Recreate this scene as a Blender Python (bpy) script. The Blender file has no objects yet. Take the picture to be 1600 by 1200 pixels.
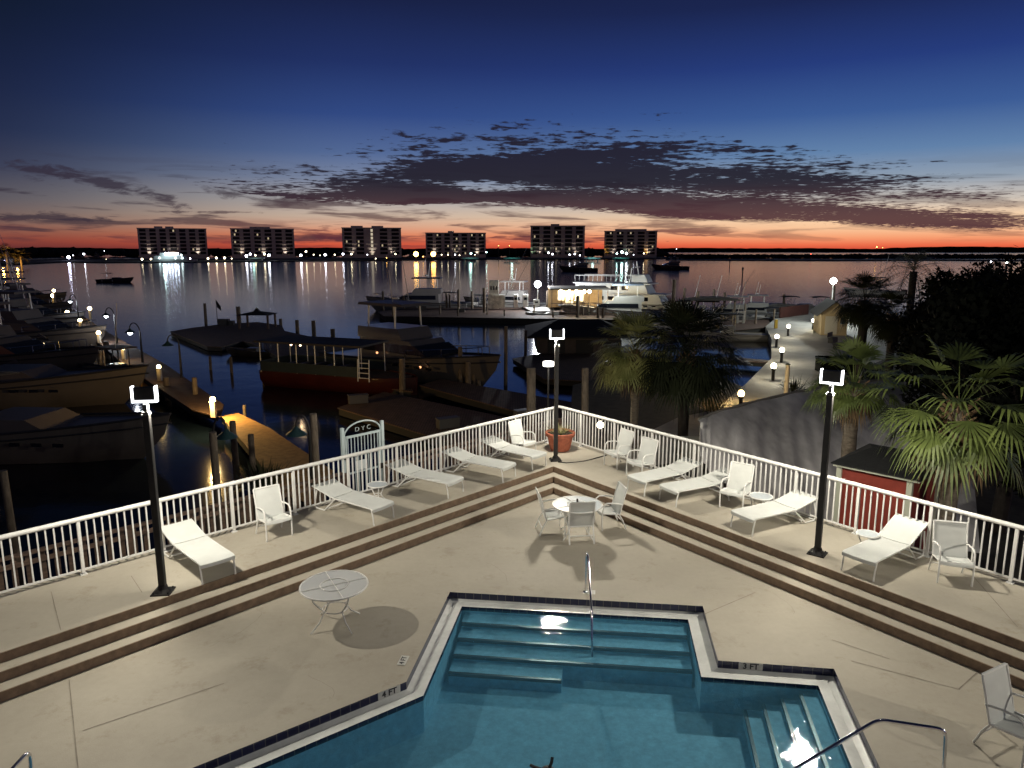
import bpy, math, random
from math import sin, cos, pi, radians, atan2, sqrt, asin
from mathutils import Vector, Matrix
random.seed(7)
C = bpy.context.scene.collection
SC = bpy.context.scene
# ---------------------------------------------------------------- camera
H = 6.3; F = 1130.0; TH = math.atan(0.186)
cam = bpy.data.objects.new('camera', bpy.data.cameras.new('camera')); C.objects.link(cam)
cam.location = (0, 0, H); cam.rotation_euler = (pi/2-TH, 0, 0)
cam.data.sensor_width = 36; cam.data.lens = F/1600*36; cam.data.clip_end = 30000; cam.data.clip_start = .1
SC.camera = cam
def ray(px, py):
    u = (px-800)/F; v = (py-600)/F
    return u, cos(TH)-v*sin(TH), -(sin(TH)+v*cos(TH))
def G(px, py, z=0.0):            # a photo point as a place on the level z
    x, y, d = ray(px, py); t = (z-H)/d
    return Vector((x*t, y*t, z))
def ZT(py, Y, px=800):           # height of a photo row at a distance Y
    x, y, d = ray(px, py); return H+d*Y/y
def XA(px, Y, py=600):
    x, y, d = ray(px, py); return x*Y/y
def PY(px, py, Y):
    x, y, d = ray(px, py); t = Y/y
    return Vector((x*t, Y, H+d*t))
# ---------------------------------------------------------------- mesh builder
class MB:
    def __init__(s): s.v = []; s.f = []
    def add(s, vs, fs):
        n = len(s.v); s.v += [tuple(v) for v in vs]; s.f += [tuple(i+n for i in f) for f in fs]; return s
    def box(s, cx, cy, cz, sx, sy, sz, rz=0, rx=0, ry=0):
        M = Matrix.Rotation(rz, 3, 'Z') @ Matrix.Rotation(ry, 3, 'Y') @ Matrix.Rotation(rx, 3, 'X')
        vs = []
        for k in (-.5, .5):
            for (i, j) in ((-.5, -.5), (.5, -.5), (.5, .5), (-.5, .5)):
                p = M @ Vector((i*sx, j*sy, k*sz)); vs.append((cx+p.x, cy+p.y, cz+p.z))
        return s.add(vs, [(0,3,2,1),(4,5,6,7),(0,1,5,4),(1,2,6,5),(2,3,7,6),(3,0,4,7)])
    def b2(s, x0, x1, y0, y1, z0, z1): return s.box((x0+x1)/2, (y0+y1)/2, (z0+z1)/2, x1-x0, y1-y0, z1-z0)
    def cyl(s, p0, p1, r0, r1=None, n=8):
        r1 = r0 if r1 is None else r1
        p0 = Vector(p0); p1 = Vector(p1); d = (p1-p0).normalized()
        a = d.cross(Vector((0,0,1)) if abs(d.z) < .9 else Vector((1,0,0))).normalized(); b = d.cross(a)
        vs = []
        for p, r in ((p0, r0), (p1, r1)):
            for i in range(n):
                t = 2*pi*i/n; vs.append(p+a*(r*cos(t))+b*(r*sin(t)))
        fs = [(i, i+n, (i+1) % n+n, (i+1) % n) for i in range(n)]
        fs += [tuple(range(n)), tuple(range(2*n-1, n-1, -1))]
        return s.add(vs, fs)
    def tube(s, pts, r, n=6, closed=False):
        pts = [Vector(p) for p in pts]; N = len(pts); vs = []
        up = None
        for k, p in enumerate(pts):
            if closed: d = (pts[(k+1) % N]-pts[k-1]).normalized()
            else: d = (pts[min(k+1, N-1)]-pts[max(k-1, 0)]).normalized()
            if up is None: up = d.cross(Vector((0,0,1)) if abs(d.z) < .9 else Vector((1,0,0))).normalized()
            a = (up-d*up.dot(d)).normalized(); up = a; b = d.cross(a)
            rr = r[k] if isinstance(r, (list, tuple)) else r
            for i in range(n):
                t = 2*pi*i/n; vs.append(p+a*(rr*cos(t))+b*(rr*sin(t)))
        fs = []
        for k in range(N if closed else N-1):
            k2 = (k+1) % N
            for i in range(n): fs.append((k*n+i, k2*n+i, k2*n+(i+1) % n, k*n+(i+1) % n))
        if not closed: fs += [tuple(range(n)), tuple(range(N*n-1, N*n-n-1, -1))]
        return s.add(vs, fs)
    def prism(s, poly, z0, z1):
        n = len(poly); vs = [(p[0], p[1], z0) for p in poly]+[(p[0], p[1], z1) for p in poly]
        ar = sum(poly[i][0]*poly[(i+1) % n][1]-poly[(i+1) % n][0]*poly[i][1] for i in range(n))
        fs = [(i, (i+1) % n, (i+1) % n+n, i+n) for i in range(n)]+[tuple(range(n, 2*n)), tuple(range(n-1, -1, -1))]
        if ar < 0: fs = [tuple(reversed(f)) for f in fs]
        return s.add(vs, fs)
    def lathe(s, prof, n=20, cx=0, cy=0):
        vs = []
        for r, z in prof:
            for i in range(n):
                t = 2*pi*i/n; vs.append((cx+r*cos(t), cy+r*sin(t), z))
        fs = []
        for k in range(len(prof)-1):
            for i in range(n): fs.append((k*n+i, k*n+(i+1) % n, (k+1)*n+(i+1) % n, (k+1)*n+i))
        return s.add(vs, fs)
    def ball(s, c, r, n=10, m=6, sz=1):
        prof = [(max(r*sin(pi*k/m), 1e-4), c[2]-r*sz*cos(pi*k/m)) for k in range(m+1)]
        return s.lathe(prof, n, c[0], c[1])
    def loft(s, secs, cap=True):
        n = len(secs[0]); vs = [p for q in secs for p in q]; fs = []
        for k in range(len(secs)-1):
            for i in range(n-1): fs.append((k*n+i, k*n+i+1, (k+1)*n+i+1, (k+1)*n+i))
        if cap: fs += [tuple(range(n)), tuple(range(len(vs)-1, len(vs)-n-1, -1))]
        return s.add(vs, fs)
    def build(s, name, mat, parent=None, loc=(0,0,0), rz=0, smooth=False, bevel=0):
        me = bpy.data.meshes.new(name); me.from_pydata(s.v, [], s.f); me.update()
        if mat: me.materials.append(mat)
        if smooth:
            me.polygons.foreach_set('use_smooth', [True]*len(me.polygons))
            try: me.set_sharp_from_angle(angle=radians(40))
            except Exception: pass
        o = bpy.data.objects.new(name, me); C.objects.link(o); o.location = loc; o.rotation_euler = (0, 0, rz)
        if parent: o.parent = parent
        if bevel:
            b = o.modifiers.new('bevel', 'BEVEL'); b.width = bevel; b.segments = 2; b.limit_method = 'ANGLE'
        return o
def tag(o, label, cat=None, group=None, kind=None):
    if label: o['label'] = label
    if cat: o['category'] = cat
    if group: o['group'] = group
    if kind: o['kind'] = kind
    return o
def thing(name, label, cat, loc=(0,0,0), rz=0, group=None):
    o = bpy.data.objects.new(name, None); C.objects.link(o); o.location = loc; o.rotation_euler = (0, 0, rz); o.empty_display_size = .2
    return tag(o, label, cat, group)
def struct(o): o['kind'] = 'structure'; return o
def dup(root, loc, rz=0, label=None, group=None, scale=None):
    r = root.copy(); C.objects.link(r); r.location = loc; r.rotation_euler = (0, 0, rz)
    if label: r['label'] = label
    if group: r['group'] = group
    if scale: r.scale = scale
    for ch in KIDS.get(root.name, []) or list(root.children):
        c = ch.copy(); C.objects.link(c); c.parent = r
        for g in list(ch.children):
            d = g.copy(); C.objects.link(d); d.parent = c
    return r
KIDS = {}
# ---------------------------------------------------------------- materials
def S(r, g, b):                  # sRGB 0-255 -> linear
    f = lambda c: (c/255/12.92 if c/255 <= .04045 else ((c/255+.055)/1.055)**2.4)
    return (f(r), f(g), f(b), 1)
MATS = {}
def mat(name, col, rough=.6, metal=0, var=0, scale=5, bump=0, bscale=20, emis=0, col2=None, spec=.5, coat=0, stretch=None, detail=4):
    if name in MATS: return MATS[name]
    m = bpy.data.materials.new(name); m.use_nodes = True; nt = m.node_tree; N = nt.nodes; L = nt.links
    b = N['Principled BSDF']; b.inputs['Roughness'].default_value = rough; b.inputs['Metallic'].default_value = metal
    b.inputs['Specular IOR Level'].default_value = spec; b.inputs['Coat Weight'].default_value = coat
    col = tuple(col)+((1,) if len(col) == 3 else ())
    b.inputs['Base Color'].default_value = col
    tc = N.new('ShaderNodeTexCoord'); src = tc.outputs['Object']
    if stretch:
        mp = N.new('ShaderNodeMapping'); mp.inputs['Scale'].default_value = stretch; L.new(src, mp.inputs['Vector']); src = mp.outputs[0]
    if var or col2:
        n = N.new('ShaderNodeTexNoise'); n.inputs['Scale'].default_value = scale; n.inputs['Detail'].default_value = detail; n.inputs['Roughness'].default_value = .65
        L.new(src, n.inputs['Vector'])
        r = N.new('ShaderNodeValToRGB'); r.color_ramp.elements[0].position = .32; r.color_ramp.elements[1].position = .68
        c2 = tuple(col2)+((1,) if len(col2) == 3 else ()) if col2 else tuple(min(1, c*(1+var)) for c in col[:3])+(1,)
        r.color_ramp.elements[0].color = tuple(c*(1-var) for c in col[:3])+(1,); r.color_ramp.elements[1].color = c2
        L.new(n.outputs['Fac'], r.inputs[0]); L.new(r.outputs[0], b.inputs['Base Color'])
    if bump:
        n2 = N.new('ShaderNodeTexNoise'); n2.inputs['Scale'].default_value = bscale; n2.inputs['Detail'].default_value = 5
        L.new(src, n2.inputs['Vector'])
        bp = N.new('ShaderNodeBump'); bp.inputs['Strength'].default_value = bump; bp.inputs['Distance'].default_value = .02
        L.new(n2.outputs['Fac'], bp.inputs['Height']); L.new(bp.outputs[0], b.inputs['Normal'])
    if emis:
        b.inputs['Emission Color'].default_value = col; b.inputs['Emission Strength'].default_value = emis
    MATS[name] = m; return m
def emat(name, col, e, mis=True):
    if name in MATS: return MATS[name]
    m = bpy.data.materials.new(name); m.use_nodes = True; N = m.node_tree.nodes; N.clear()
    em = N.new('ShaderNodeEmission'); em.inputs[0].default_value = tuple(col)+((1,) if len(col) == 3 else ()); em.inputs[1].default_value = e
    o = N.new('ShaderNodeOutputMaterial'); m.node_tree.links.new(em.outputs[0], o.inputs[0])
    if not mis: m.cycles.emission_sampling = 'NONE'
    MATS[name] = m; return m
def point(name, loc, power, col=(1,1,1), r=.1, parent=None):
    l = bpy.data.lights.new(name, 'POINT'); l.energy = power; l.color = col; l.shadow_soft_size = r
    o = bpy.data.objects.new(name, l); C.objects.link(o); o.location = loc
    if parent: o.parent = parent
    return o
WHITE = mat('white_paint', (.72,.72,.70), .4, var=.06, scale=8)
SLING = mat('white_sling', (.62,.64,.62), .75, var=.05, scale=3, bump=.15, bscale=400)
IRON = mat('dark_bronze_metal', (.010,.009,.009), .6, var=.3, scale=6)
CHROME = mat('chrome', (.75,.75,.78), .12, metal=1)
WOOD = mat('weathered_wood', (.11,.07,.05), .8, var=.4, scale=3, bump=.5, bscale=12, stretch=(1,1,6))
PILE = mat('piling_wood', (.14,.11,.08), .85, var=.4, scale=4, bump=.8, bscale=8, stretch=(2,2,.6))
DOCK = mat('dock_planks', (.095,.055,.038), .8, var=.4, scale=2, bump=.5, bscale=10)
nt_ = DOCK.node_tree; wv = nt_.nodes.new('ShaderNodeTexWave'); wv.inputs['Scale'].default_value = 2.1; wv.inputs['Distortion'].default_value = .4; wv.inputs['Detail'].default_value = 1
tc_ = [n for n in nt_.nodes if n.type == 'TEX_COORD'][0]; nt_.links.new(tc_.outputs['Object'], wv.inputs['Vector'])
rp_ = nt_.nodes.new('ShaderNodeValToRGB'); rp_.color_ramp.elements[0].position = .03; rp_.color_ramp.elements[0].color = (.25,.25,.25,1); rp_.color_ramp.elements[1].position = .14; rp_.color_ramp.elements[1].color = (1,1,1,1); nt_.links.new(wv.outputs['Fac'], rp_.inputs[0])
mxx = nt_.nodes.new('ShaderNodeMix'); mxx.data_type = 'RGBA'; mxx.blend_type = 'MULTIPLY'; mxx.inputs[0].default_value = 1
bs_ = nt_.nodes['Principled BSDF']; old_ = bs_.inputs['Base Color'].links[0].from_socket; nt_.links.new(old_, mxx.inputs[6]); nt_.links.new(rp_.outputs[0], mxx.inputs[7]); nt_.links.new(mxx.outputs[2], bs_.inputs['Base Color'])
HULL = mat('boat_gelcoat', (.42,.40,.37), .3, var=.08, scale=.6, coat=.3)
HULLD = mat('dark_hull', (.03,.03,.035), .35)
GLASS = mat('dark_glass', (.008,.009,.012), .08)
CANVAS = mat('dark_canvas', (.012,.013,.02), .85, bump=.3, bscale=6)
ROOFD = mat('black_shingles', (.012,.013,.014), .8, var=.3, scale=9, bump=.5, bscale=14)
# ---------------------------------------------------------------- sky at dusk
W = bpy.data.worlds.new('World'); SC.world = W; W.use_nodes = True
nt = W.node_tree; N = nt.nodes; L = nt.links; N.clear()
def nd(t, **k):
    n = N.new(t)
    for a, b in k.items(): setattr(n, a, b)
    return n
def M_(op, a, b=None, c=None, clamp=False):
    n = nd('ShaderNodeMath', operation=op, use_clamp=clamp)
    for i, x in enumerate((a, b, c)):
        if x is None: continue
        if isinstance(x, (int, float)): n.inputs[i].default_value = x
        else: L.new(x, n.inputs[i])
    return n.outputs[0]
def AE(px, py):
    x, y, d = ray(px, py); return math.degrees(atan2(x, y)), math.degrees(atan2(-(-d), 1) if False else math.atan2(d, sqrt(x*x+y*y)))
tc = nd('ShaderNodeTexCoord'); sx = nd('ShaderNodeSeparateXYZ'); L.new(tc.outputs['Generated'], sx.inputs[0])
X, Y_, Z = sx.outputs
az = M_('MULTIPLY', M_('ARCTAN2', X, Y_), 180/pi)
el = M_('MULTIPLY', M_('ARCSINE', Z), 180/pi)
ein = M_('DIVIDE', el, 30, clamp=True)
def ramp(cols, px):
    r = nd('ShaderNodeValToRGB'); L.new(ein, r.inputs[0]); e = r.color_ramp.elements
    pts = sorted([(max(0, AE(px, y)[1])/30, c) for y, c in cols])
    pts.append((1, cols[0][1] if False else pts[-1][1]))
    e[0].position = pts[0][0]; e[0].color = S(*pts[0][1]); e[1].position = 1; e[1].color = S(16,21,36)
    for p, c in pts[1:-1]:
        q = e.new(p); q.color = S(*c)
    return r.outputs[0]
rl = ramp([(0,(17,26,44)),(100,(24,32,58)),(200,(34,42,70)),(260,(54,58,80)),(310,(88,84,92)),(342,(116,94,88)),(358,(132,86,74)),(374,(132,64,54)),(384,(108,52,50)),(389,(76,40,44))], 20)
rc = ramp([(0,(25,34,70)),(100,(34,50,102)),(180,(50,74,132)),(240,(84,106,150)),(280,(124,136,162)),(312,(172,168,168)),(338,(204,180,160)),(353,(216,166,138)),(367,(224,136,100)),(380,(218,94,66)),(389,(176,66,52))], 620)
rr = ramp([(0,(27,38,80)),(100,(38,60,124)),(180,(60,92,150)),(240,(98,130,170)),(285,(146,160,176)),(318,(205,194,182)),(342,(250,212,172)),(358,(250,196,152)),(371,(248,162,116)),(382,(238,114,78)),(389,(216,82,58))], 1250)
def mr(v, a, b, c=0, d=1, smooth=True):
    n = nd('ShaderNodeMapRange', interpolation_type='SMOOTHSTEP' if smooth else 'LINEAR'); L.new(v, n.inputs[0])
    for i, x in enumerate((a, b, c, d)): 
        if isinstance(x, (int, float)): n.inputs[i+1].default_value = x
        else: L.new(x, n.inputs[i+1])
    return n.outputs[0]
def mix(f, a, b):
    n = nd('ShaderNodeMix', data_type='RGBA'); 
    if isinstance(f, (int, float)): n.inputs[0].default_value = f
    else: L.new(f, n.inputs[0])
    for i, x in ((6, a), (7, b)):
        if isinstance(x, tuple): n.inputs[i].default_value = x
        else: L.new(x, n.inputs[i])
    return n.outputs[2]
sky = mix(mr(az, AE(20,388)[0]-4, AE(620,388)[0], smooth=True), rl, rc)
sky = mix(mr(az, AE(620,388)[0], AE(1250,388)[0], smooth=False), sky, rr)
def fcurve(pts, lo, hi):          # pixel outline -> elevation as a function of azimuth
    n = nd('ShaderNodeFloatCurve'); c = n.mapping.curves[0]
    q = [((AE(x, y)[0]+45)/90, (AE(x, y)[1])/20) for x, y in pts]
    c.points[0].location = (0, q[0][1]); c.points[1].location = (1, q[-1][1])
    for a, b in q: c.points.new(a, b)
    n.mapping.update()
    L.new(M_('DIVIDE', M_('ADD', az, 45), 90), n.inputs['Value'])
    return M_('MULTIPLY', n.outputs[0], 20)
up = fcurve([(0,340),(300,285),(380,262),(480,250),(600,216),(720,186),(860,186),(1000,188),(1120,198),(1250,226),(1400,248),(1520,272),(1600,285)], 0, 20)
lo = fcurve([(0,345),(300,292),(380,306),(480,316),(600,322),(750,322),(950,335),(1100,345),(1300,352),(1450,360),(1600,362)], 0, 20)
dz = M_('ADD', M_('MAXIMUM', Z, 0), .03)
cx = nd('ShaderNodeCombineXYZ'); L.new(M_('DIVIDE', X, dz), cx.inputs[0]); L.new(M_('DIVIDE', Y_, dz), cx.inputs[1])
def noise(vec, scale, detail=5, rough=.6, dist=0):
    n = nd('ShaderNodeTexNoise'); n.inputs['Scale'].default_value = scale; n.inputs['Detail'].default_value = detail
    n.inputs['Roughness'].default_value = rough; n.inputs['Distortion'].default_value = dist; L.new(vec, n.inputs['Vector']); return n.outputs['Fac']
n1 = noise(cx.outputs[0], 6.5, 5, .62, .25)
n1b = noise(cx.outputs[0], .9, 3, .5, .2)
c2 = nd('ShaderNodeCombineXYZ'); L.new(M_('MULTIPLY', az, .11), c2.inputs[0]); L.new(M_('MULTIPLY', M_('ADD', el, M_('MULTIPLY', az, .02)), 1.15), c2.inputs[1])
n2 = noise(c2.outputs[0], 1.0, 5, .55, .35)
# the altocumulus bank: broken at its upper edge, solid below, split by a pale lane
cu = M_('DIVIDE', M_('SUBTRACT', up, el), 4.0); cl = M_('DIVIDE', M_('SUBTRACT', el, lo), .55)
cov = M_('MINIMUM', M_('MINIMUM', cu, 1), cl)
cov = M_('MAXIMUM', cov, -1)
nn = M_('ADD', M_('MULTIPLY', n1, .72), M_('MULTIPLY', n1b, .28))
nn = M_('ADD', nn, M_('MULTIPLY', M_('SUBTRACT', n2, .5), .45))
lane = fcurve([(0,330),(600,285),(800,291),(1000,296),(1150,305),(1300,312),(1500,318),(1600,325)], 0, 20)
lg = mr(M_('ABSOLUTE', M_('SUBTRACT', el, lane)), 0, .75, .17, 0)
lg = M_('MULTIPLY', lg, mr(az, -14, -2))
thr = M_('SUBTRACT', .60, M_('MULTIPLY', cov, .335))
thr = M_('ADD', thr, lg)
bank = mr(M_('SUBTRACT', nn, thr), -.02, .075)
# thin streaks low in the west
s_env = M_('MULTIPLY', mr(el, .25, 1.0), mr(el, 6.8, 3.2))
s_az = mr(az, 8, 22, 1, .55)
streak = M_('MULTIPLY', mr(n2, .50, .60), M_('MULTIPLY', s_env, s_az))
c3 = nd('ShaderNodeCombineXYZ'); L.new(M_('MULTIPLY', az, .16), c3.inputs[0]); L.new(M_('MULTIPLY', el, 1.7), c3.inputs[1]); c3.inputs[2].default_value = 4.3
n3 = noise(c3.outputs[0], 1.0, 6, .6, .4)
low = M_('MULTIPLY', M_('MULTIPLY', mr(n3, .50, .60), mr(el, 0, .5)), M_('MULTIPLY', mr(el, 2.5, 1.3), mr(az, 22, 13)))
low = M_('MULTIPLY', low, mr(az, -26, -14, .35, 1))
ccol = mix(mr(el, 1.8, 5.2), S(84,52,58), S(34,29,41))
ccol = mix(mr(az, -32, -8), S(50,42,56), ccol)
sky = mix(M_('MULTIPLY', streak, .74), sky, ccol)
# two long ragged wisps low in the south-west, and a thin line above the first block
c4 = nd('ShaderNodeCombineXYZ'); L.new(M_('MULTIPLY', az, .55), c4.inputs[0]); L.new(M_('MULTIPLY', el, 2.2), c4.inputs[1]); c4.inputs[2].default_value = 9.1
n4 = noise(c4.outputs[0], 1.0, 6, .65, .5)
for pts, wd, a0, a1, st in (([(0,255),(60,268),(150,283),(230,305),(290,320),(330,330),(1600,330)], 1.05, 30, 300, .8), ([(0,338),(80,340),(150,344),(1600,344)], .55, -200, 170, .8), ([(0,331),(270,331),(405,332),(1600,332)], .22, 270, 405, .7), ([(0,300),(340,300),(420,316),(500,322),(1600,322)], .7, 330, 480, .6), ([(0,376),(450,376),(500,372),(560,376),(1600,376)], .5, 440, 560, .8)):
    ln = fcurve(pts, 0, 20); d_ = M_('ABSOLUTE', M_('SUBTRACT', el, ln))
    edge_ = M_('MULTIPLY', mr(az, AE(a0-60,380)[0], AE(a0+30,380)[0]), mr(az, AE(a1+50,380)[0], AE(a1-40,380)[0]))
    cv = M_('MULTIPLY', M_('SUBTRACT', 1, M_('DIVIDE', d_, wd)), edge_)
    sky = mix(M_('MULTIPLY', mr(M_('ADD', M_('MULTIPLY', cv, .62), M_('MULTIPLY', M_('SUBTRACT', n4, .5), 1.5)), .30, .62), st), sky, ccol)
sky = mix(M_('MULTIPLY', low, .8), sky, S(92,46,56))
sky = mix(M_('MULTIPLY', bank, .96), sky, ccol)
sky = mix(mr(el, -.6, -.05, smooth=False), S(10,10,16), sky)
bg = nd('ShaderNodeBackground'); L.new(sky, bg.inputs[0]); bg.inputs[1].default_value = 1.0
ow = nd('ShaderNodeOutputWorld'); L.new(bg.outputs[0], ow.inputs[0])
SC.view_settings.view_transform = 'Standard'; SC.view_settings.look = 'None'; SC.view_settings.exposure = 0; SC.view_settings.gamma = 1
SC.cycles.use_denoising = True; SC.cycles.max_bounces = 6; SC.cycles.transparent_max_bounces = 12
SC.cycles.sample_clamp_indirect = 6; SC.cycles.caustics_reflective = False; SC.cycles.caustics_refractive = False
# ---------------------------------------------------------------- pool deck
UZ = .45; RIS = .15; GZ = -2.6; WZ = -3.7; BZ = -.55
def deckmat():
    m = mat('deck_concrete', (.42,.385,.32), .75); nt = m.node_tree; N = nt.nodes; L = nt.links; b = N['Principled BSDF']
    tc = N.new('ShaderNodeTexCoord')
    def nz(s, d, r=.6):
        n = N.new('ShaderNodeTexNoise'); n.inputs['Scale'].default_value = s; n.inputs['Detail'].default_value = d; n.inputs['Roughness'].default_value = r
        L.new(tc.outputs['Object'], n.inputs['Vector']); return n.outputs['Fac']
    r = N.new('ShaderNodeValToRGB'); e = r.color_ramp.elements
    e[0].position = .3; e[0].color = (.36,.325,.265,1); e[1].position = .7; e[1].color = (.45,.415,.345,1)
    a = N.new('ShaderNodeMix'); a.data_type = 'FLOAT'; a.inputs[0].default_value = .35
    L.new(nz(.7, 4), a.inputs[2]); L.new(nz(9, 6, .7), a.inputs[3]); L.new(a.outputs[0], r.inputs[0])
    r2 = N.new('ShaderNodeValToRGB'); e = r2.color_ramp.elements; e[0].position = .56; e[0].color = (1,1,1,1); e[1].position = .74; e[1].color = (.76,.72,.66,1)
    L.new(nz(1.7, 6, .75), r2.inputs[0])
    mx = N.new('ShaderNodeMix'); mx.data_type = 'RGBA'; mx.blend_type = 'MULTIPLY'; mx.inputs[0].default_value = 1
    L.new(r.outputs[0], mx.inputs[6]); L.new(r2.outputs[0], mx.inputs[7]); L.new(mx.outputs[2], b.inputs['Base Color'])
    bp = N.new('ShaderNodeBump'); bp.inputs['Strength'].default_value = .25; bp.inputs['Distance'].default_value = .01
    L.new(nz(60, 3), bp.inputs['Height']); L.new(bp.outputs[0], b.inputs['Normal'])
    return m
DECK = deckmat()
BROWN = mat('brown_step_edge', (.20,.14,.095), .8, var=.25, scale=7, bump=.2, bscale=50)
SEAM = mat('deck_joint', (.25,.22,.18), .85, var=.25, scale=4)
P2 = lambda v: (v.x, v.y)
# rail line of the upper terrace
RC = G(873,687,UZ); RLp = G(0,935,UZ); RRp = G(1600,918,UZ)
dl = (RLp-RC).normalized(); dr = (RRp-RC).normalized()
nl = Vector((-dl.y, dl.x, 0));  nl = nl if nl.y > 0 else -nl      # outward
nr = Vector((-dr.y, dr.x, 0));  nr = nr if nr.y > 0 else -nr
def meet(p, d, q, e):
    den = d.x*e.y-d.y*e.x; t = ((q.x-p.x)*e.y-(q.y-p.y)*e.x)/den; return p+d*t
def off(a): # corner of the rail lines pushed outward by a
    return meet(RC+nl*a, dl, RC+nr*a, dr)
# step lines (top edge of each riser)
S0 = G(865,729,UZ); SL = G(0,1021,UZ); SR = G(1600,1003,UZ)
sl = (SL-S0).normalized(); sr = (SR-S0).normalized()
ml = Vector((-sl.y, sl.x, 0)); ml = ml if ml.y > 0 else -ml
mr_ = Vector((-sr.y, sr.x, 0)); mr_ = mr_ if mr_.y > 0 else -mr_
def stepc(a): return meet(S0-ml*a, sl, S0-mr_*a, sr)
LF, RF = 30, 30
def vpoly(a_out, z=0, left=LF, right=RF):
    c = off(a_out); return [P2(c+dl*left), P2(c), P2(c+dr*right)]
def spoly(a, left=LF, right=RF):
    c = stepc(a); return [P2(c+sl*left), P2(c), P2(c+sr*right)]
TREAD = .285
terr = MB()
terr.prism(vpoly(.22)+list(reversed(spoly(0))), -2.55, UZ)
struct(terr.build('upper_terrace', DECK))
# three risers: two treads below the terrace
steps = MB()
for k in (1, 2):
    steps.prism(spoly(TREAD*(k-1)+.002)+list(reversed(spoly(TREAD*k))), -.3, UZ-RIS*k)
struct(steps.build('terrace_steps', DECK))
edge = MB()
for k in (0, 1, 2):
    a = TREAD*k; z = UZ-RIS*k
    edge.prism(spoly(a-.012)+list(reversed(spoly(a+.014))), z-.03, z+.004)       # brown painted nosing
    edge.prism(spoly(a+.003)+list(reversed(spoly(a+.010))), z-RIS+.002, z-.03)
struct(edge.build('step_edging', BROWN))
# ---- pool outline
PO = [G(703,925,0), G(1098,947,0), G(1122,1032,0), G(1303,1045,0)]
d = (G(1375,1200,0)-PO[3]).normalized(); PO.append(PO[3]+d*9)
d2 = (G(300,1200,0)-G(635,1065,0)).normalized()
e2 = G(635,1065,0)+d2*11
PO.append(Vector((e2.x+1, e2.y-6, 0))); PO.append(e2); PO.append(G(635,1065,0))
def inset(P, a):
    n = len(P); out = []
    ar = sum(P[i].x*P[(i+1) % n].y-P[(i+1) % n].x*P[i].y for i in range(n)); s = 1 if ar > 0 else -1
    for i in range(n):
        p, q, r = P[i-1], P[i], P[(i+1) % n]
        e1 = (q-p).normalized(); e2_ = (r-q).normalized()
        n1 = Vector((-e1.y, e1.x, 0))*s*a; n2 = Vector((-e2_.y, e2_.x, 0))*s*a
        out.append(meet(q+n1, e1, q+n2, e2_))
    return out
def ring(A, za, B, zb):
    m = MB(); n = len(A); vs = [(p.x, p.y, za) for p in A]+[(p.x, p.y, zb) for p in B]
    return m.add(vs, [(i, (i+1) % n, (i+1) % n+n, i+n) for i in range(n)])
def hole_plate(outer, inner, z):      # flat sheet with the pool cut out, built as a fan of quads
    bm_me = bpy.data.curves.new('tmp', 'CURVE'); bm_me.dimensions = '2D'; bm_me.fill_mode = 'BOTH'
    for P in (outer, inner):
        s = bm_me.splines.new('POLY'); s.points.add(len(P)-1); s.use_cyclic_u = True
        for i, p in enumerate(P): s.points[i].co = (p[0], p[1], 0, 1)
    o = bpy.data.objects.new('tmp', bm_me); C.objects.link(o)
    dg = bpy.context.evaluated_depsgraph_get(); me = bpy.data.meshes.new_from_object(o.evaluated_get(dg))
    bpy.data.objects.remove(o)
    vs = [(v.co.x, v.co.y, z) for v in me.vertices]; fs = [tuple(p.vertices) for p in me.polygons]
    return MB().add(vs, fs)
outer = spoly(TREAD*2+.005)+[(20,-4),(-20,-4)]
deck = hole_plate(outer, [P2(p) for p in PO], 0.0)
od = deck.build('pool_deck', DECK)
od.data.materials[0] = DECK
import bmesh
bm = bmesh.new(); bm.from_mesh(od.data); 
for f in bm.faces:
    if f.normal.z < 0: f.normal_flip()
bm.to_mesh(od.data); bm.free(); struct(od)
# joints in the deck, thin dark strips
jt = MB()
def strip(a, b, w, z):
    d = (b-a).normalized(); n = Vector((-d.y, d.x, 0))*w/2
    jt.add([(p.x, p.y, z) for p in (a-n, b-n, b+n, a+n)], [(0,1,2,3)])
for (a, b) in (((108,1062),(140,1380)), ((129,1142),(350,1068)), ((1100,960),(1180,926)), ((1498,1077),(1532,1046)), ((1300,1000),(1390,1030)), ((1330,1033),(1500,1078))):
    strip(G(*a, 0), G(*b, 0), .014, .004)
for (a, b) in (((80,925),(95,985)), ((205,900),(222,926)), ((1520,900),(1590,980))):
    strip(G(*a, UZ), G(*b, UZ), .012, UZ+.004)
rg = random.Random(2)
for (x, y, hd, n) in ((330,1010,.6,9),(760,880,-.4,8),(1240,960,.9,9),(1180,890,-1.0,7),(520,1090,1.2,6)):   # hairline cracks
    p = G(x, y, 0)
    for i in range(n):
        hd += rg.uniform(-.5,.5); q = p+Vector((cos(hd), sin(hd), 0))*rg.uniform(.08,.2); strip(p, q, .004, .004); p = q
tag(jt.build('deck_joint', SEAM), None, kind='structure')
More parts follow.
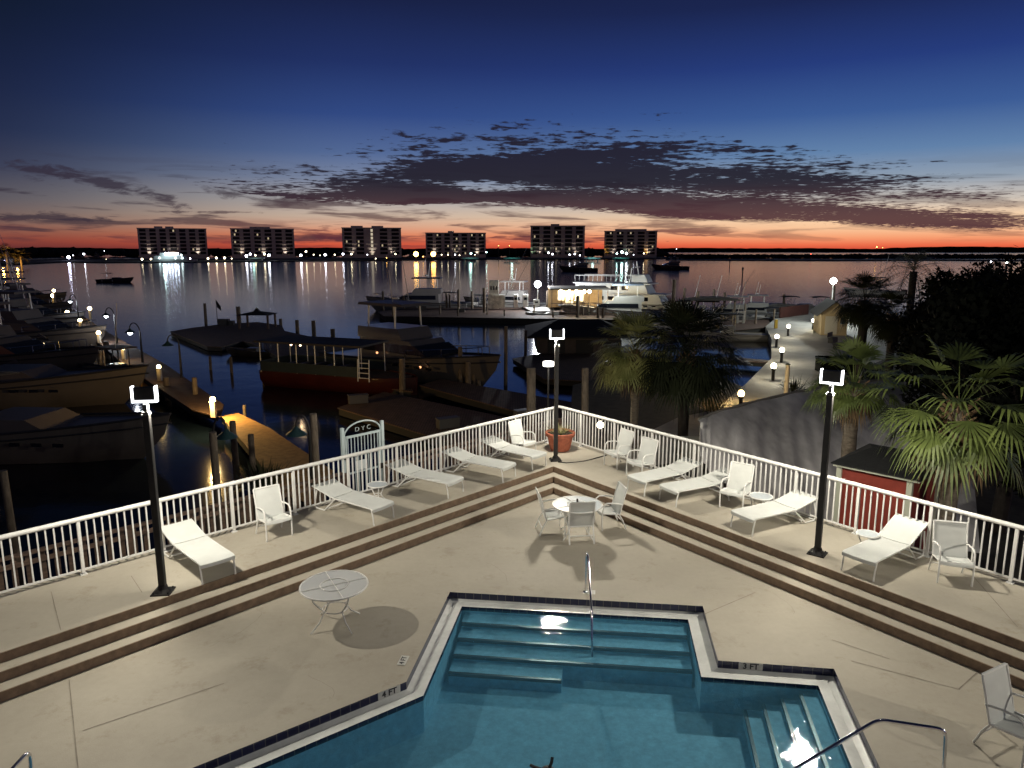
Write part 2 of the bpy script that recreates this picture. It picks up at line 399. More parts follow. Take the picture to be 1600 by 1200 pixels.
# ---- pool shell
POOLG = thing('swimming_pool', 'swimming pool with stepped outline, navy tile edge and blue water', 'pool', (0,0,0))
def tilemat(name, c, grout, scale):
    m = mat(name, c, .18); nt = m.node_tree; N = nt.nodes; L = nt.links
    br = N.new('ShaderNodeTexBrick'); br.offset = 0; br.inputs['Color1'].default_value = c+(1,); br.inputs['Color2'].default_value = tuple(x*1.5 for x in c)+(1,)
    br.inputs['Mortar'].default_value = grout+(1,); br.inputs['Scale'].default_value = 1; br.inputs['Mortar Size'].default_value = .006
    br.inputs['Brick Width'].default_value = scale; br.inputs['Row Height'].default_value = scale
    uv = N.new('ShaderNodeUVMap'); L.new(uv.outputs[0], br.inputs['Vector']); L.new(br.outputs['Color'], N['Principled BSDF'].inputs['Base Color'])
    return m
NAVY = tilemat('navy_tile', (.012,.014,.045), (.10,.10,.11), .15)
GUT = mat('pool_gutter_plaster', (.76,.78,.76), .22, var=.12, scale=3, coat=.4)
PLAS = mat('pool_plaster', (.22,.48,.66), .7, var=.16, scale=9, bump=.3, bscale=60)  # fine mottling imitates caustic light, put into the plaster colour
def uvring(m, A, zh, name, mt, parent):
    o = m.build(name, mt, parent); uvl = o.data.uv_layers.new(name='UVMap'); n = len(A); acc = [0]
    for i in range(n): acc.append(acc[-1]+(A[(i+1) % n]-A[i]).length)
    for i, p in enumerate(o.data.polygons):
        us = [(acc[i], 0), (acc[i+1], 0), (acc[i+1], zh), (acc[i], zh)]
        for k, li in enumerate(p.loop_indices): uvl.data[li].uv = us[k]
    return o
PGZ = -.125; PWZ = -.165; FZ = -.72
I1 = inset(PO, .012); I2 = inset(PO, .12); I3 = inset(PO, .285); 
uvring(ring(PO, 0, PO, PGZ), PO, .15, 'tile_band', NAVY, POOLG)
cop = MB(); 
r_ = ring(inset(PO, -.10), .006, PO, .006)
gA = ring(PO, PGZ, I2, PGZ-.03); gB = ring(I2, PGZ-.03, I2, PGZ-.005); gC = ring(I2, PGZ-.005, I3, PGZ)
gg = MB(); 
for q in (gA, gB, gC): gg.add(q.v, q.f)
gg.build('gutter', GUT, POOLG)
uvring(ring(I3, PGZ, I3, PGZ-.08), I3, .15, 'waterline_tile', NAVY, POOLG)
shell = MB(); q = ring(I3, PGZ-.08, I3, FZ); shell.add(q.v, q.f)
fl = [(p.x, p.y, FZ) for p in I3]
fo = MB().add(fl, [tuple(range(len(fl)))])
shell.add(fo.v, fo.f); shell.build('basin', PLAS, POOLG)
# submerged steps along the far wall
FA, FB = I3[0], I3[1]; fd = (FB-FA).normalized(); fn = Vector((fd.y, -fd.x, 0))
if fn.y > 0: fn = -fn
LEN = (FB-FA).length
EDG = mat('step_edge_tile', (.006,.008,.02), .3)
for k in range(4):
    z = -.25-.085*k; a = .38*k; b = .38*(k+1)
    m = MB(); x0, x1 = (.06, LEN-.05) if k < 3 else (.06, LEN*.47)
    quad = [FA+fd*x0+fn*a, FA+fd*x1+fn*a, FA+fd*x1+fn*b, FA+fd*x0+fn*b]
    m.prism([P2(p) for p in quad], FZ, z); o = m.build('pool_step', PLAS, POOLG)
    e = MB(); quad = [FA+fd*x0+fn*(b-.045), FA+fd*x1+fn*(b-.045), FA+fd*x1+fn*(b+.008), FA+fd*x0+fn*(b+.008)]
    e.prism([P2(p) for p in quad], z-.05, z+.006); e.build('edge_tile', EDG, o)
# submerged steps at the right wall
RA = I3[3]; rd = (I3[4]-I3[3]).normalized(); rn = Vector((rd.y, -rd.x, 0))
if rn.x > 0: rn = -rn
for k in range(4):
    z = -.25-.085*k; a = .27*k; b = .27*(k+1)
    m = MB(); quad = [RA+rd*(.06+.05*k)+rn*a, RA+rd*3.2+rn*a, RA+rd*3.2+rn*b, RA+rd*(.06+.05*k)+rn*b]
    m.prism([P2(p) for p in quad], FZ, z); o = m.build('pool_step', PLAS, POOLG)
    e = MB(); quad = [RA+rd*(.06+.05*k)+rn*(b-.04), RA+rd*3.2+rn*(b-.04), RA+rd*3.2+rn*(b+.008), RA+rd*(.06+.05*k)+rn*(b+.008)]
    e.prism([P2(p) for p in quad], z-.05, z+.006); e.build('edge_tile', EDG, o)
# water sheet
def poolwater():
    m = bpy.data.materials.new('pool_water'); m.use_nodes = True; nt = m.node_tree; N = nt.nodes; L = nt.links; N.clear()
    tr = N.new('ShaderNodeBsdfTransparent'); tr.inputs[0].default_value = (.72,.88,.92,1)
    gl = N.new('ShaderNodeBsdfGlossy'); gl.inputs['Roughness'].default_value = .025
    ge = N.new('ShaderNodeNewGeometry'); dt = N.new('ShaderNodeVectorMath'); dt.operation = 'DOT_PRODUCT'; L.new(ge.outputs['Incoming'], dt.inputs[0])
    def ma(op, a, b):
        q = N.new('ShaderNodeMath'); q.operation = op
        for i, x in enumerate((a, b)):
            if isinstance(x, (int, float)): q.inputs[i].default_value = x
            else: L.new(x, q.inputs[i])
        return q.outputs[0]
    fro = ma('ADD', ma('MULTIPLY', ma('POWER', ma('SUBTRACT', 1, ma('ABSOLUTE', dt.outputs['Value'], 0)), 5), .95), .03)   # Schlick, the same from above and below
    mx = N.new('ShaderNodeMixShader')
    tc = N.new('ShaderNodeTexCoord')
    n = N.new('ShaderNodeTexNoise'); n.inputs['Scale'].default_value = 9; n.inputs['Detail'].default_value = 3; n.inputs['Distortion'].default_value = .4
    n2 = N.new('ShaderNodeTexNoise'); n2.inputs['Scale'].default_value = 34; n2.inputs['Detail'].default_value = 2
    ad = N.new('ShaderNodeMath'); ad.operation = 'MULTIPLY_ADD'; ad.inputs[1].default_value = .22
    for q in (n, n2): L.new(tc.outputs['Object'], q.inputs['Vector'])
    L.new(n2.outputs['Fac'], ad.inputs[0]); L.new(n.outputs['Fac'], ad.inputs[2])
    bp = N.new('ShaderNodeBump'); bp.inputs['Strength'].default_value = .17; bp.inputs['Distance'].default_value = .02
    L.new(ad.outputs[0], bp.inputs['Height']); L.new(bp.outputs[0], gl.inputs['Normal']); L.new(bp.outputs[0], dt.inputs[1])
    L.new(fro, mx.inputs[0]); 
    df = N.new('ShaderNodeBsdfDiffuse'); mt_ = N.new('ShaderNodeMixShader'); mt_.inputs[0].default_value = .22      # added teal veil: haze and ripple tones put into the colour
    nn_ = N.new('ShaderNodeTexNoise'); nn_.inputs['Scale'].default_value = 14; nn_.inputs['Detail'].default_value = 5; L.new(tc.outputs['Object'], nn_.inputs['Vector'])
    cr = N.new('ShaderNodeValToRGB'); cr.color_ramp.elements[0].position = .35; cr.color_ramp.elements[0].color = (.06,.21,.33,1); cr.color_ramp.elements[1].position = .66; cr.color_ramp.elements[1].color = (.12,.32,.46,1)
    L.new(nn_.outputs['Fac'], cr.inputs[0]); L.new(cr.outputs[0], df.inputs[0]); L.new(tr.outputs[0], mt_.inputs[1]); L.new(df.outputs[0], mt_.inputs[2]); L.new(mt_.outputs[0], mx.inputs[1]); L.new(gl.outputs[0], mx.inputs[2])
    o = N.new('ShaderNodeOutputMaterial'); L.new(mx.outputs[0], o.inputs[0]); return m
I3b = inset(PO, .284)
MB().add([(p.x, p.y, PWZ) for p in I3b], [tuple(reversed(range(len(I3b))))]).build('water', poolwater(), POOLG)
# depth markers
WT = mat('marker_tile', (.62,.62,.58), .3); INK = mat('marker_ink', (.01,.01,.015), .4)
def text_mesh(body, size, ext=.002, bold=0):
    cu = bpy.data.curves.new('t', 'FONT'); cu.body = body; cu.size = size; cu.extrude = ext; cu.align_x = 'CENTER'; cu.align_y = 'CENTER'; cu.offset = bold
    o = bpy.data.objects.new('t', cu); C.objects.link(o); dg = bpy.context.evaluated_depsgraph_get()
    me = bpy.data.meshes.new_from_object(o.evaluated_get(dg)); bpy.data.objects.remove(o)
    m = MB(); m.add([tuple(v.co) for v in me.vertices], [tuple(p.vertices) for p in me.polygons]); return m
def face_on(m, origin, ux, uy, un, lift=0):
    m.v = [tuple(Vector(origin)+ux*v[0]+uy*v[1]+un*(v[2]+lift)) for v in m.v]; return m
def marker(px, py, txt, wall_a, wall_b):
    p = G(px, py, -.06); dd = (wall_b-wall_a).normalized(); t = (p-wall_a).dot(dd)
    # meet the sight line with the wall
    r = Vector(ray(px, py)); r = Vector((r.x, r.y, 0)); q = meet(Vector((0,0,0)), r, Vector((wall_a.x,wall_a.y,0)), dd)
    inn = Vector((dd.y, -dd.x, 0)); inn = inn if inn.y < 0 else -inn
    if dd.x < 0: dd = -dd
    o = Vector((q.x, q.y, -.062)); up = Vector((0,0,1))
    b = face_on(MB().box(0,0,0,.36,.118,.006), o, dd, up, inn, .003).build('depth_marker', WT, POOLG); b['label'] = 'white depth marker tiles reading '+txt
    face_on(text_mesh(txt, .13, .002, .003), o, dd, up, inn, .008).build('lettering', INK, b)
marker(608,1077,'4 FT',PO[7],PO[6]); marker(1173,1039,'3 FT',PO[2],PO[3])
def flatmark(px, py, txt, ang, w, h, sz):
    o = G(px, py, .004); ux = Vector((cos(ang), sin(ang), 0)); uy = Vector((-sin(ang), cos(ang), 0)); up = Vector((0,0,1))
    b = face_on(MB().box(0,0,0,w,h,.004), o, ux, uy, up, .002).build('deck_marker', WT, POOLG)
    if txt: face_on(text_mesh(txt, sz, .001, .002), o, ux, uy, up, .006).build('lettering', INK, b)
flatmark(630,1032,'4 FT',radians(82),.26,.13,.11); flatmark(921,925,'',radians(-7),.22,.16,.06)
# ---------------------------------------------------------------- railings
def railing(name, label, origin, d, length, posts, first):
    t = thing(name, label, 'railing', origin, atan2(d.y, d.x))
    top = MB(); top.tube([(0,0,1.06),(length,0,1.06)], .044, 10); top.build('top_rail', WHITE, t, smooth=True)
    b = MB(); b.box(length/2, 0, .10, length, .035, .03); b.build('bottom_rail', WHITE, t)
    x = first; k = 0; xs = []
    while x < length: xs.append(x); x += posts
    for x in xs:
        m = MB(); m.box(x, 0, .54, .055, .055, 1.0); m.box(x, 0, .012, .11, .11, .02); m.build('post', WHITE, t)
    e = [0]+xs+[length]
    for a, b_ in zip(e[:-1], e[1:]):
        n = max(1, round((b_-a)/.125)); m = MB()
        for i in range(1, n): m.box(a+(b_-a)*i/n, 0, .58, .025, .025, .93)
        if n > 1: m.build('baluster_panel', WHITE, t)
    return t
railing('deck_railing', 'white metal railing left of the corner planter, overlooking the docks', RC, dl, 24, 1.42, .55)
railing('deck_railing', 'white metal railing right of the corner planter, in front of the red shed', RC+dr*.06, dr, 24, 1.42, .95)
cb = MB(); 
# ---------------------------------------------------------------- light poles
LIT = emat('lamp_tube', (.93,.96,1), 6, mis=False)
def lamp_light(name, loc, power, parent, outw=(0,1,0), keep=1):
    l = bpy.data.lights.new(name, 'POINT'); l.energy = power; l.color = (1,.925,.77); l.shadow_soft_size = .05
    # the lamp's optics throw less straight down and more to the sides (like an IES profile)
    l.use_nodes = True; nt = l.node_tree; N = nt.nodes; L = nt.links; em = N['Emission']
    g = N.new('ShaderNodeNewGeometry'); sp = N.new('ShaderNodeSeparateXYZ'); L.new(g.outputs['Incoming'], sp.inputs[0])
    r = N.new('ShaderNodeFloatCurve'); mp = N.new('ShaderNodeMath'); mp.operation = 'MULTIPLY_ADD'; mp.inputs[1].default_value = LSIGN*.5; mp.inputs[2].default_value = .5
    L.new(sp.outputs['Z'], mp.inputs[0]); L.new(mp.outputs[0], r.inputs['Value'])       # 0 = straight down, .5 = level, 1 = up
    c = r.mapping.curves[0]; c.points[0].location = (0,.36); c.points[1].location = (1,.06)
    for a, b in ((.07,.44),(.16,.58),(.25,.72),(.32,.82),(.40,.72),(.5,.42),(.6,.2),(.8,.08)): c.points.new(a, b)
    r.mapping.update(); 
    dp = N.new('ShaderNodeVectorMath'); dp.operation = 'DOT_PRODUCT'; L.new(g.outputs['Incoming'], dp.inputs[0]); dp.inputs[1].default_value = outw
    sh = N.new('ShaderNodeMapRange'); sh.inputs[1].default_value = .45; sh.inputs[2].default_value = .85; sh.inputs[3].default_value = 1; sh.inputs[4].default_value = keep; L.new(dp.outputs['Value'], sh.inputs[0])   # made-up dimming away from the pool, added to keep the marina dark
    ml_ = N.new('ShaderNodeMath'); ml_.operation = 'MULTIPLY'; L.new(r.outputs[0], ml_.inputs[0]); L.new(sh.outputs[0], ml_.inputs[1]); L.new(ml_.outputs[0], em.inputs['Strength'])
    o = bpy.data.objects.new(name, l); C.objects.link(o); o.location = loc; o.parent = parent; return o
LSIGN = 1
def light_pole(base, ztop, yaw, outward, label, power, keep=1):
    t = thing('light_pole', label, 'light pole', base, yaw, 'lamp poles along the pool terrace')
    hh = ztop-base.z
    m = MB(); m.box(0,0,hh/2-.1,.11,.11,hh-.2); m.build('pole', IRON, t, bevel=.012)
    m = MB(); m.prism([(-.16,-.16),(.16,-.16),(.16,.16),(-.16,.16)], 0, .02); m.lathe([(.14,.02),(.09,.07),(.075,.13),(.06,.14)], 14)
    for sx_ in (-1,1):
        for sy_ in (-1,1): m.cyl((sx_*.12,sy_*.12,.02),(sx_*.12,sy_*.12,.045),.015,n=6)
    m.build('base_plate', IRON, t)
    m = MB(); m.box(0,0,hh-.16,.07,.07,.16); m.box(0,0,hh-.25,.125,.125,.02); m.build('mounting_neck', mat('galvanised', (.10,.10,.10), .5, metal=.3), t)
    hd = MB(); hd.box(0,0,hh+.10,.33,.08,.22); h = hd.build('lamp_head', IRON, t, bevel=.01)
    u = MB()
    for s in (-1,1): u.box(s*.186,0,hh+.10,.022,.10,.25)
    u.box(0,0,hh-.035,.394,.10,.022)
    u.build('lit_rim', LIT, h)
    ow_ = Vector((outward[0], outward[1], 0)).normalized(); c_, s_ = cos(-yaw), sin(-yaw)
    lo_ = (ow_.x*c_-ow_.y*s_, ow_.x*s_+ow_.y*c_)
    for s in (-1,1): lamp_light('pool_lamp', (s*.11-lo_[0]*.0, lo_[1]*.05, hh-.10), power/2, t, (ow_.x, ow_.y, 0), keep)
    return t
lpb = G(255,925,UZ); cpb = G(868,719,UZ); rpb = G(1277,865,UZ)
light_pole(lpb, ZT(624, lpb.y), radians(6), nl, 'dark lamp pole at the left, its head taller than the white railing by the docks', 1680, .22)
light_pole(cpb, ZT(527, cpb.y), radians(6), (0,1), 'dark lamp pole in front of the terracotta planter at the corner', 1680, .5)
light_pole(rpb, ZT(596, rpb.y), radians(-38), nr, 'dark lamp pole on the right terrace beside the palms', 1680, .75)
light_pole(Vector((12.2,5.2,UZ)), 4.15, radians(-38), nr, 'dark lamp pole of the right terrace beyond the picture edge', 1750, .7)
# ---------------------------------------------------------------- furniture
def arc(cx_, cz, r, a0, a1, n=6, y=0): return [(cx_+r*cos(radians(a0+(a1-a0)*i/n)), y, cz+r*sin(radians(a0+(a1-a0)*i/n))) for i in range(n+1)]
def sheet(profile, w, th=.012, cuts=6, sag=0):   # profile in x,z; width in y
    m = MB(); n = len(profile)
    for j in range(cuts):
        pass
    vs = []; ys = [-w/2+w*j/cuts for j in range(cuts+1)]
    for side in (0, 1):
        for y in ys:
            s_ = sag*(1-(2*y/w)**2)
            for (x, z) in profile: vs.append((x, y, z-s_-side*th))
    A = (cuts+1)*n; fs = []
    for j in range(cuts):
        for i in range(n-1):
            a = j*n+i; fs.append((a, a+1, a+1+n, a+n)); b = A+a; fs.append((b+n, b+1+n, b+1, b))
    for i in range(n-1):
        fs.append((i, A+i, A+i+1, i+1)); a = cuts*n+i; fs.append((a+1, A+a+1, A+a, a))
    for j in range(cuts):
        a = j*n; fs.append((a, a+n, A+a+n, A+a)); a = j*n+n-1; fs.append((a+n, a, A+a, A+a+n))
    return m.add(vs, fs)
def make_lounger(label, back=0.12):
    t = thing('sun_lounger', label, 'sun lounger', (0,0,0), 0, 'white sling sun loungers')
    L_ = 1.98; W_ = .60; s_ = .72   # head at x=0, foot at x=L
    h = .37
    prof_rail = [(0,h+back+.03),(.25,h+back*.72+.01),(s_,h-.005),(1.2,h),(L_-.08,h),(L_,h-.02)]
    fr = MB()
    for y in (-1, 1):
        fr.tube([(x, y*W_/2, z) for x, z in prof_rail], .017, 7)
        fr.tube([(L_-.06,y*W_/2,h-.01),(L_-.015,y*W_/2,h*.5),(L_,y*W_/2,.01)], .016, 7)
        fr.tube([(.98,y*W_/2,h-.01),(.96,y*W_/2,h*.5),(1.0,y*W_/2,.01)] if False else [(s_+.05,y*W_/2,h-.01),(.5,y*W_/2,.12),(.40,y*W_/2,.02),(.12,y*W_/2,.02),(.07,y*W_/2,.10),(.16,y*W_/2,h+back*.6)], .016, 7)
    for x, z in ((.10,.03),(L_-.06,h-.03),(s_+.02,h-.03),(.45,.06)): fr.cyl((x,-W_/2,z),(x,W_/2,z),.014,n=7)
    fr.build('frame', WHITE, t, smooth=True)
    bs = sheet([(x, z+.02) for x, z in ((.01,h+back+.03),(.12,h+back*.9+.02),(.25,h+back*.72+.01),(.5,h+back*.3),(s_-.01,h+.0))], W_+.03, .012, 6, .012)
    bs.build('backrest', SLING, t, smooth=True)
    st = sheet([(x, z+.02) for x, z in ((s_+.02,h),(1.0,h-.006),(1.4,h-.008),(1.8,h),(L_-.04,h),(L_+.005,h-.02),(L_+.012,h-.07))], W_+.03, .012, 6, .012)
    st.build('seat', SLING, t, smooth=True)
    KIDS[t.name] = list(t.children); return t
HZ = .40
def place_lounger(head, foot, label, back=None, first=[None]):
    a = G(*head, UZ+.50); b = G(*foot, UZ+.39); d = (b-a); d.z = 0
    print('lounger', round(d.length,2), label[:30])
    ang = atan2(d.y, d.x); base = Vector((b.x, b.y, UZ))-d.normalized()*1.98
    if back is not None:
        o = make_lounger(label, back); o.location = base; o.rotation_euler.z = ang; return o
    if first[0] is None:
        first[0] = make_lounger(label); first[0].location = base; first[0].rotation_euler.z = ang; return first[0]
    return dup(first[0], base, ang, label)
place_lounger((288,829),(340,874),'white sun lounger next to the left lamp pole, nearest the left edge')
place_lounger((521,760),(599,789),'white sun lounger between the left armchair and the small round side table')
place_lounger((638,728),(712,750),'white sun lounger in the middle of the left row, right of the gate')
place_lounger((717,706),(796,727),'white sun lounger, fourth along the left railing from the left pole')
place_lounger((772,688),(843,710),'white sun lounger nearest the terracotta planter, by the corner')
place_lounger((1068,724),(994,747),'white sun lounger right of the two corner armchairs')
place_lounger((1121,741),(1044,762),'white sun lounger just left of the armchair that stands by a round side table')
place_lounger((1240,778),(1160,804),'bright white sun lounger just left of the right lamp pole')
place_lounger((1412,828),(1342,869),'grey-white sun lounger with raised back, in front of the red shed', .26)
def make_chair(label):
    t = thing('patio_armchair', label, 'armchair', (0,0,0), 0, 'white sling patio armchairs')
    w = .54
    fr = MB()
    for y in (-1, 1):
        yy = y*w/2
        fr.tube([(.27,yy,.01),(.28,yy,.25),(.27,yy,.42),(.24,yy,.60),(.17,yy,.655),(-.02,yy,.645),(-.22,yy,.60)], .017, 7)   # front leg + arm
        fr.tube([(-.30,yy,.01),(-.22,yy,.22),(-.14,yy,.36),(-.20,yy,.60),(-.30,yy,.97)], .017, 7)                              # rear leg + back post
        fr.tube([(-.15,yy,.37),(.10,yy,.40),(.27,yy,.42)], .017, 7)
    for x, z in ((.26,.41),(-.14,.36),(-.30,.965),(-.235,.18)): fr.cyl((x,-w/2,z),(x,w/2,z),.014,n=7)
    fr.build('frame', WHITE, t, smooth=True)
    sheet([(-.13,.375),(0,.375),(.12,.395),(.25,.425),(.285,.415),(.30,.38)], w-.01, .01, 5, .018).build('seat', SLING, t, smooth=True)
    sheet([(-.315,.985),(-.30,.96),(-.25,.80),(-.195,.60),(-.155,.46),(-.125,.38)], w-.01, .01, 5, 0).build('backrest', SLING, t, smooth=True)
    return t
def chair(px, py, z, face, label, first=[None]):
    p = G(px, py, z); a = radians(face)
    if first[0] is None:
        o = first[0] = make_chair(label); o.location = p; o.rotation_euler.z = a; return o
    return dup(first[0], p, a, label)
chair(429,836,UZ,-50,'white patio armchair between the left lamp pole and the first lounger right of it')
chair(816,711,UZ,-40,'white patio armchair just left of the corner planter')
chair(966,728,UZ,-148,'white patio armchair right of the planter, the left one of the pair')
chair(1002,744,UZ,-143,'white patio armchair right of the planter, the right one of the pair')
chair(1149,792,UZ,-128,'white patio armchair beside the glass side table on the right terrace')
chair(1484,904,UZ,-106,'white patio armchair at the far right by the railing, beside the grey-white lounger')
chair(860,830,0,8,'white patio chair at the left side of the dining table')
chair(905,843,0,96,'white patio chair seen from behind, in front of the dining table')
chair(952,822,0,-168,'white patio chair at the right side of the dining table')
ch = chair(1578,1172,0,-62,'white patio chair at the lower right beside the pool handrail')
TG = mat('frosted_table_glass', (.50,.55,.58), .35, var=.08, scale=14)
def ptmat():
    m = bpy.data.materials.new('mesh_tabletop'); m.use_nodes = True; N = m.node_tree.nodes; L = m.node_tree.links; b = N['Principled BSDF']
    b.inputs['Base Color'].default_value = (.66,.68,.70,1); b.inputs['Roughness'].default_value = .4; b.inputs['Alpha'].default_value = .6; return m
TG2 = ptmat()
def table(px, py, top, r, label, glassy, kind='dining_table', cat='table', pole=False, z0=0):
    p = G(px, py, z0+top); p.z = z0
    t = thing(kind, label, cat, p, .5)
    m = MB(); m.lathe([(.0001,top-.008),(r-.01,top-.008),(r-.01,top),(.0001,top)], 40); m.build('tabletop', glassy, t)
    m = MB(); n = 40; m.tube([(r*cos(2*pi*i/n), r*sin(2*pi*i/n), top-.002) for i in range(n)], .016, 6, True)
    if top > .6:
        m.tube([(r*.42*cos(2*pi*i/24), r*.42*sin(2*pi*i/24), top+.006) for i in range(24)], .011, 5, True)
        for a in (0, pi/2): m.cyl((-r*cos(a),-r*sin(a),top+.004),(r*cos(a),r*sin(a),top+.004),.010,n=6)
    m.build('rim', WHITE, t, smooth=True)
    for k in range(4 if top > .6 else 3):
        a = 2*pi*k/(4 if top > .6 else 3)+.3; m = MB(); c_, s_ = cos(a), sin(a)
        m.tube([(r*.80*c_,r*.80*s_,top-.02),(r*.72*c_,r*.72*s_,top*.75),(r*.38*c_,r*.38*s_,top*.42),(r*.55*c_,r*.55*s_,top*.2),(r*.86*c_,r*.86*s_,.01)], .014, 6); m.build('leg', WHITE, t, smooth=True)
    m = MB(); n = 20; rr_ = r*.38; m.tube([(rr_*cos(2*pi*i/n), rr_*sin(2*pi*i/n), top*.42) for i in range(n)], .010, 5, True); m.build('brace_ring', WHITE, t)
    if pole:
        m = MB(); m.cyl((0,0,top-.15),(0,0,top+.13),.022); m.lathe([(.05,top+.002),(.04,top+.02),(.024,top+.025)], 12); m.build('umbrella_socket', IRON, t)
    return t
table(902,788,.72,.55,'round white dining table with three chairs around it',TG,pole=True)
table(522,914,.72,.56,'round mesh-top table standing alone left of the pool',TG2)
table(590,757,.42,.23,'small round side table in front of the white gate',TG,'side_table','side table',z0=UZ)
table(1189,775,.42,.25,'small round glass side table by the right armchair, behind the bright lounger',TG,'side_table','side table',z0=UZ)
table(1356,834,.42,.20,'small side table mostly hidden behind the raised-back lounger',TG,'side_table','side table',z0=UZ)
# ---------------------------------------------------------------- planter
pb = G(875,703,UZ)
t = thing('planter', 'terracotta planter with a spiky green plant in the railing corner', 'planter', pb)
TERRA = mat('terracotta', (.30,.085,.045), .75, var=.3, scale=6, bump=.3, bscale=30)
MB().lathe([(.0001,0),(.26,0),(.30,.05),(.375,.40),(.385,.44),(.44,.45),(.45,.54),(.43,.56),(.39,.55),(.37,.48),(.0001,.47)], 28).build('pot', TERRA, t, smooth=True)
MB().lathe([(.0001,.505),(.375,.50),(.375,.47)], 16).build('soil', mat('soil', (.03,.02,.015), .95, bump=.6), t)
lf = MB()
def blade(m, base, d, ln, w, droop=.3, n=4):
    d = Vector(d).normalized(); side = d.cross(Vector((0,0,1))).normalized()*w; p = Vector(base); pts = []
    for i in range(n+1):
        f = i/n; q = p+d*ln*f+Vector((0,0,-droop*ln*f*f)); ww = side*(1-f)*(.5+1.2*f if f < .5 else 1.1); pts.append((q-ww, q+ww))
    vs = [x for pr in pts for x in pr]; m.add(vs, [(2*i,2*i+1,2*i+3,2*i+2) for i in range(n)])
for i in range(110):
    a = random.uniform(0,2*pi); e = random.uniform(.35,1.45); r0 = random.uniform(0,.28)
    blade(lf, (r0*cos(a),r0*sin(a),.5), (cos(a)*cos(e),sin(a)*cos(e),sin(e)), random.uniform(.22,.50), .012, random.uniform(.1,.5))
lf.build('plant', mat('planter_leaves', (.16,.15,.06), .6, var=.4, scale=7), t)
# ---------------------------------------------------------------- pool handrails
def handrail(pts, label, r=.022, feet=()):
    o0 = Vector(pts[0]); t = thing('pool_handrail', label, 'handrail', o0)
    P = []
    V = [Vector(p)-o0 for p in pts]
    for i, p in enumerate(V):                      # round the corners
        if 0 < i < len(V)-1:
            a = (V[i-1]-p); b = (V[i+1]-p); ra = min(.10, a.length*.3); rb = min(.10, b.length*.3)
            A = p+a.normalized()*ra; B = p+b.normalized()*rb
            for k in range(6):
                f = k/5; P.append(A*(1-f)**2+p*2*f*(1-f)+B*f*f)
        else: P.append(p)
    MB().tube(P, r, 10).build('tube', CHROME, t, smooth=True)
    for f in feet:
        q = Vector(f)-o0; MB().lathe([(.055,q.z+.002),(.05,q.z+.015),(.025,q.z+.03)], 14, q.x, q.y).build('flange', CHROME, t, smooth=True)
    return t
g0 = PY(915,925,G(915,925,0).y); topz = ZT(866, g0.y)
w = G(913,1012,-.9)
q1 = Vector((g0.x,g0.y,0)); dirn = Vector((-.02,-1,0)).normalized()
handrail([q1, q1+Vector((0,0,.80)), q1+dirn*.35+Vector((0,0,.86)), q1+dirn*1.25+Vector((0,0,.22)), q1+dirn*1.55+Vector((0,0,-.62))], 'chrome handrail rising from the pool steps at the far edge, seen end-on', feet=[q1])
c1 = G(1478,1212,0); c1.z = 0
A_ = Vector((c1.x, c1.y, 0)); top_ = .86
rp = G(1478,1140,top_); lp = G(1372,1124,top_); wp = G(1237,1200,.0)
handrail([Vector((rp.x+.02,rp.y-.05,0)), rp, lp, wp+Vector((-.1,-.1,0)), wp+Vector((-.25,-.2,-.6))], 'bent chrome handrail at the lower right, reaching over the pool corner steps', feet=[Vector((rp.x+.02,rp.y-.05,0))])
bp_ = G(46,1172,.85)
handrail([Vector((bp_.x,bp_.y-.05,0)), bp_, bp_+Vector((.0,-.5,-.02)), bp_+Vector((.0,-.5,-.85))], 'chrome rail end at the lower left corner of the deck')
# hose / cable on the deck at the corner
hs = MB(); pts = [G(x, y, UZ+.015) for x, y in ((872,722),(885,723),(900,722),(915,720),(930,716),(948,711))]
o0 = pts[0]; hs.tube([p-o0 for p in pts], .012, 6); tag(hs.build('cable', IRON, None, o0), 'thin dark cable curving on the deck from the corner lamp pole', 'cable')
# dark float at the bottom of the picture
cl = thing('pool_cleaner', 'dark pool cleaner float at the bottom edge of the water', 'pool cleaner', G(856,1204,PWZ))
m = MB(); m.ball((0,0,-.02),.10,12,6,.6); m.build('body', IRON, cl, smooth=True)
MB().tube([(0.02,.02,.02),(.05,.05,.08),(.06,.08,.13)],.022,6).build('handle', IRON, cl); MB().tube([(-.06,0,.01),(-.18,.03,.03),(-.22,.06,.03)],.02,6).build('hose_fitting', IRON, cl)
# ---------------------------------------------------------------- water and land
def seawater():
    m = bpy.data.materials.new('harbour_water'); m.use_nodes = True; nt = m.node_tree; N = nt.nodes; L = nt.links; b = N['Principled BSDF']
    b.inputs['Base Color'].default_value = (.004,.008,.016,1); b.inputs['Roughness'].default_value = .115; b.inputs['IOR'].default_value = 1.33
    tc = N.new('ShaderNodeTexCoord')
    def nz(s, d, dist=0):
        n = N.new('ShaderNodeTexNoise'); n.inputs['Scale'].default_value = s; n.inputs['Detail'].default_value = d; n.inputs['Distortion'].default_value = dist
        L.new(tc.outputs['Object'], n.inputs['Vector']); return n.outputs['Fac']
    a = N.new('ShaderNodeMath'); a.operation = 'MULTIPLY_ADD'; a.inputs[1].default_value = .35; L.new(nz(2.2, 4), a.inputs[0]); L.new(nz(.45, 3, .3), a.inputs[2])
    bp = N.new('ShaderNodeBump'); bp.inputs['Strength'].default_value = .16; bp.inputs['Distance'].default_value = .10
    L.new(a.outputs[0], bp.inputs['Height']); L.new(bp.outputs[0], b.inputs['Normal']); return m
struct(MB().add([(-7000,-60,WZ),(7000,-60,WZ),(7000,9000,WZ),(-7000,9000,WZ)], [(0,1,2,3)]).build('water', seawater()))
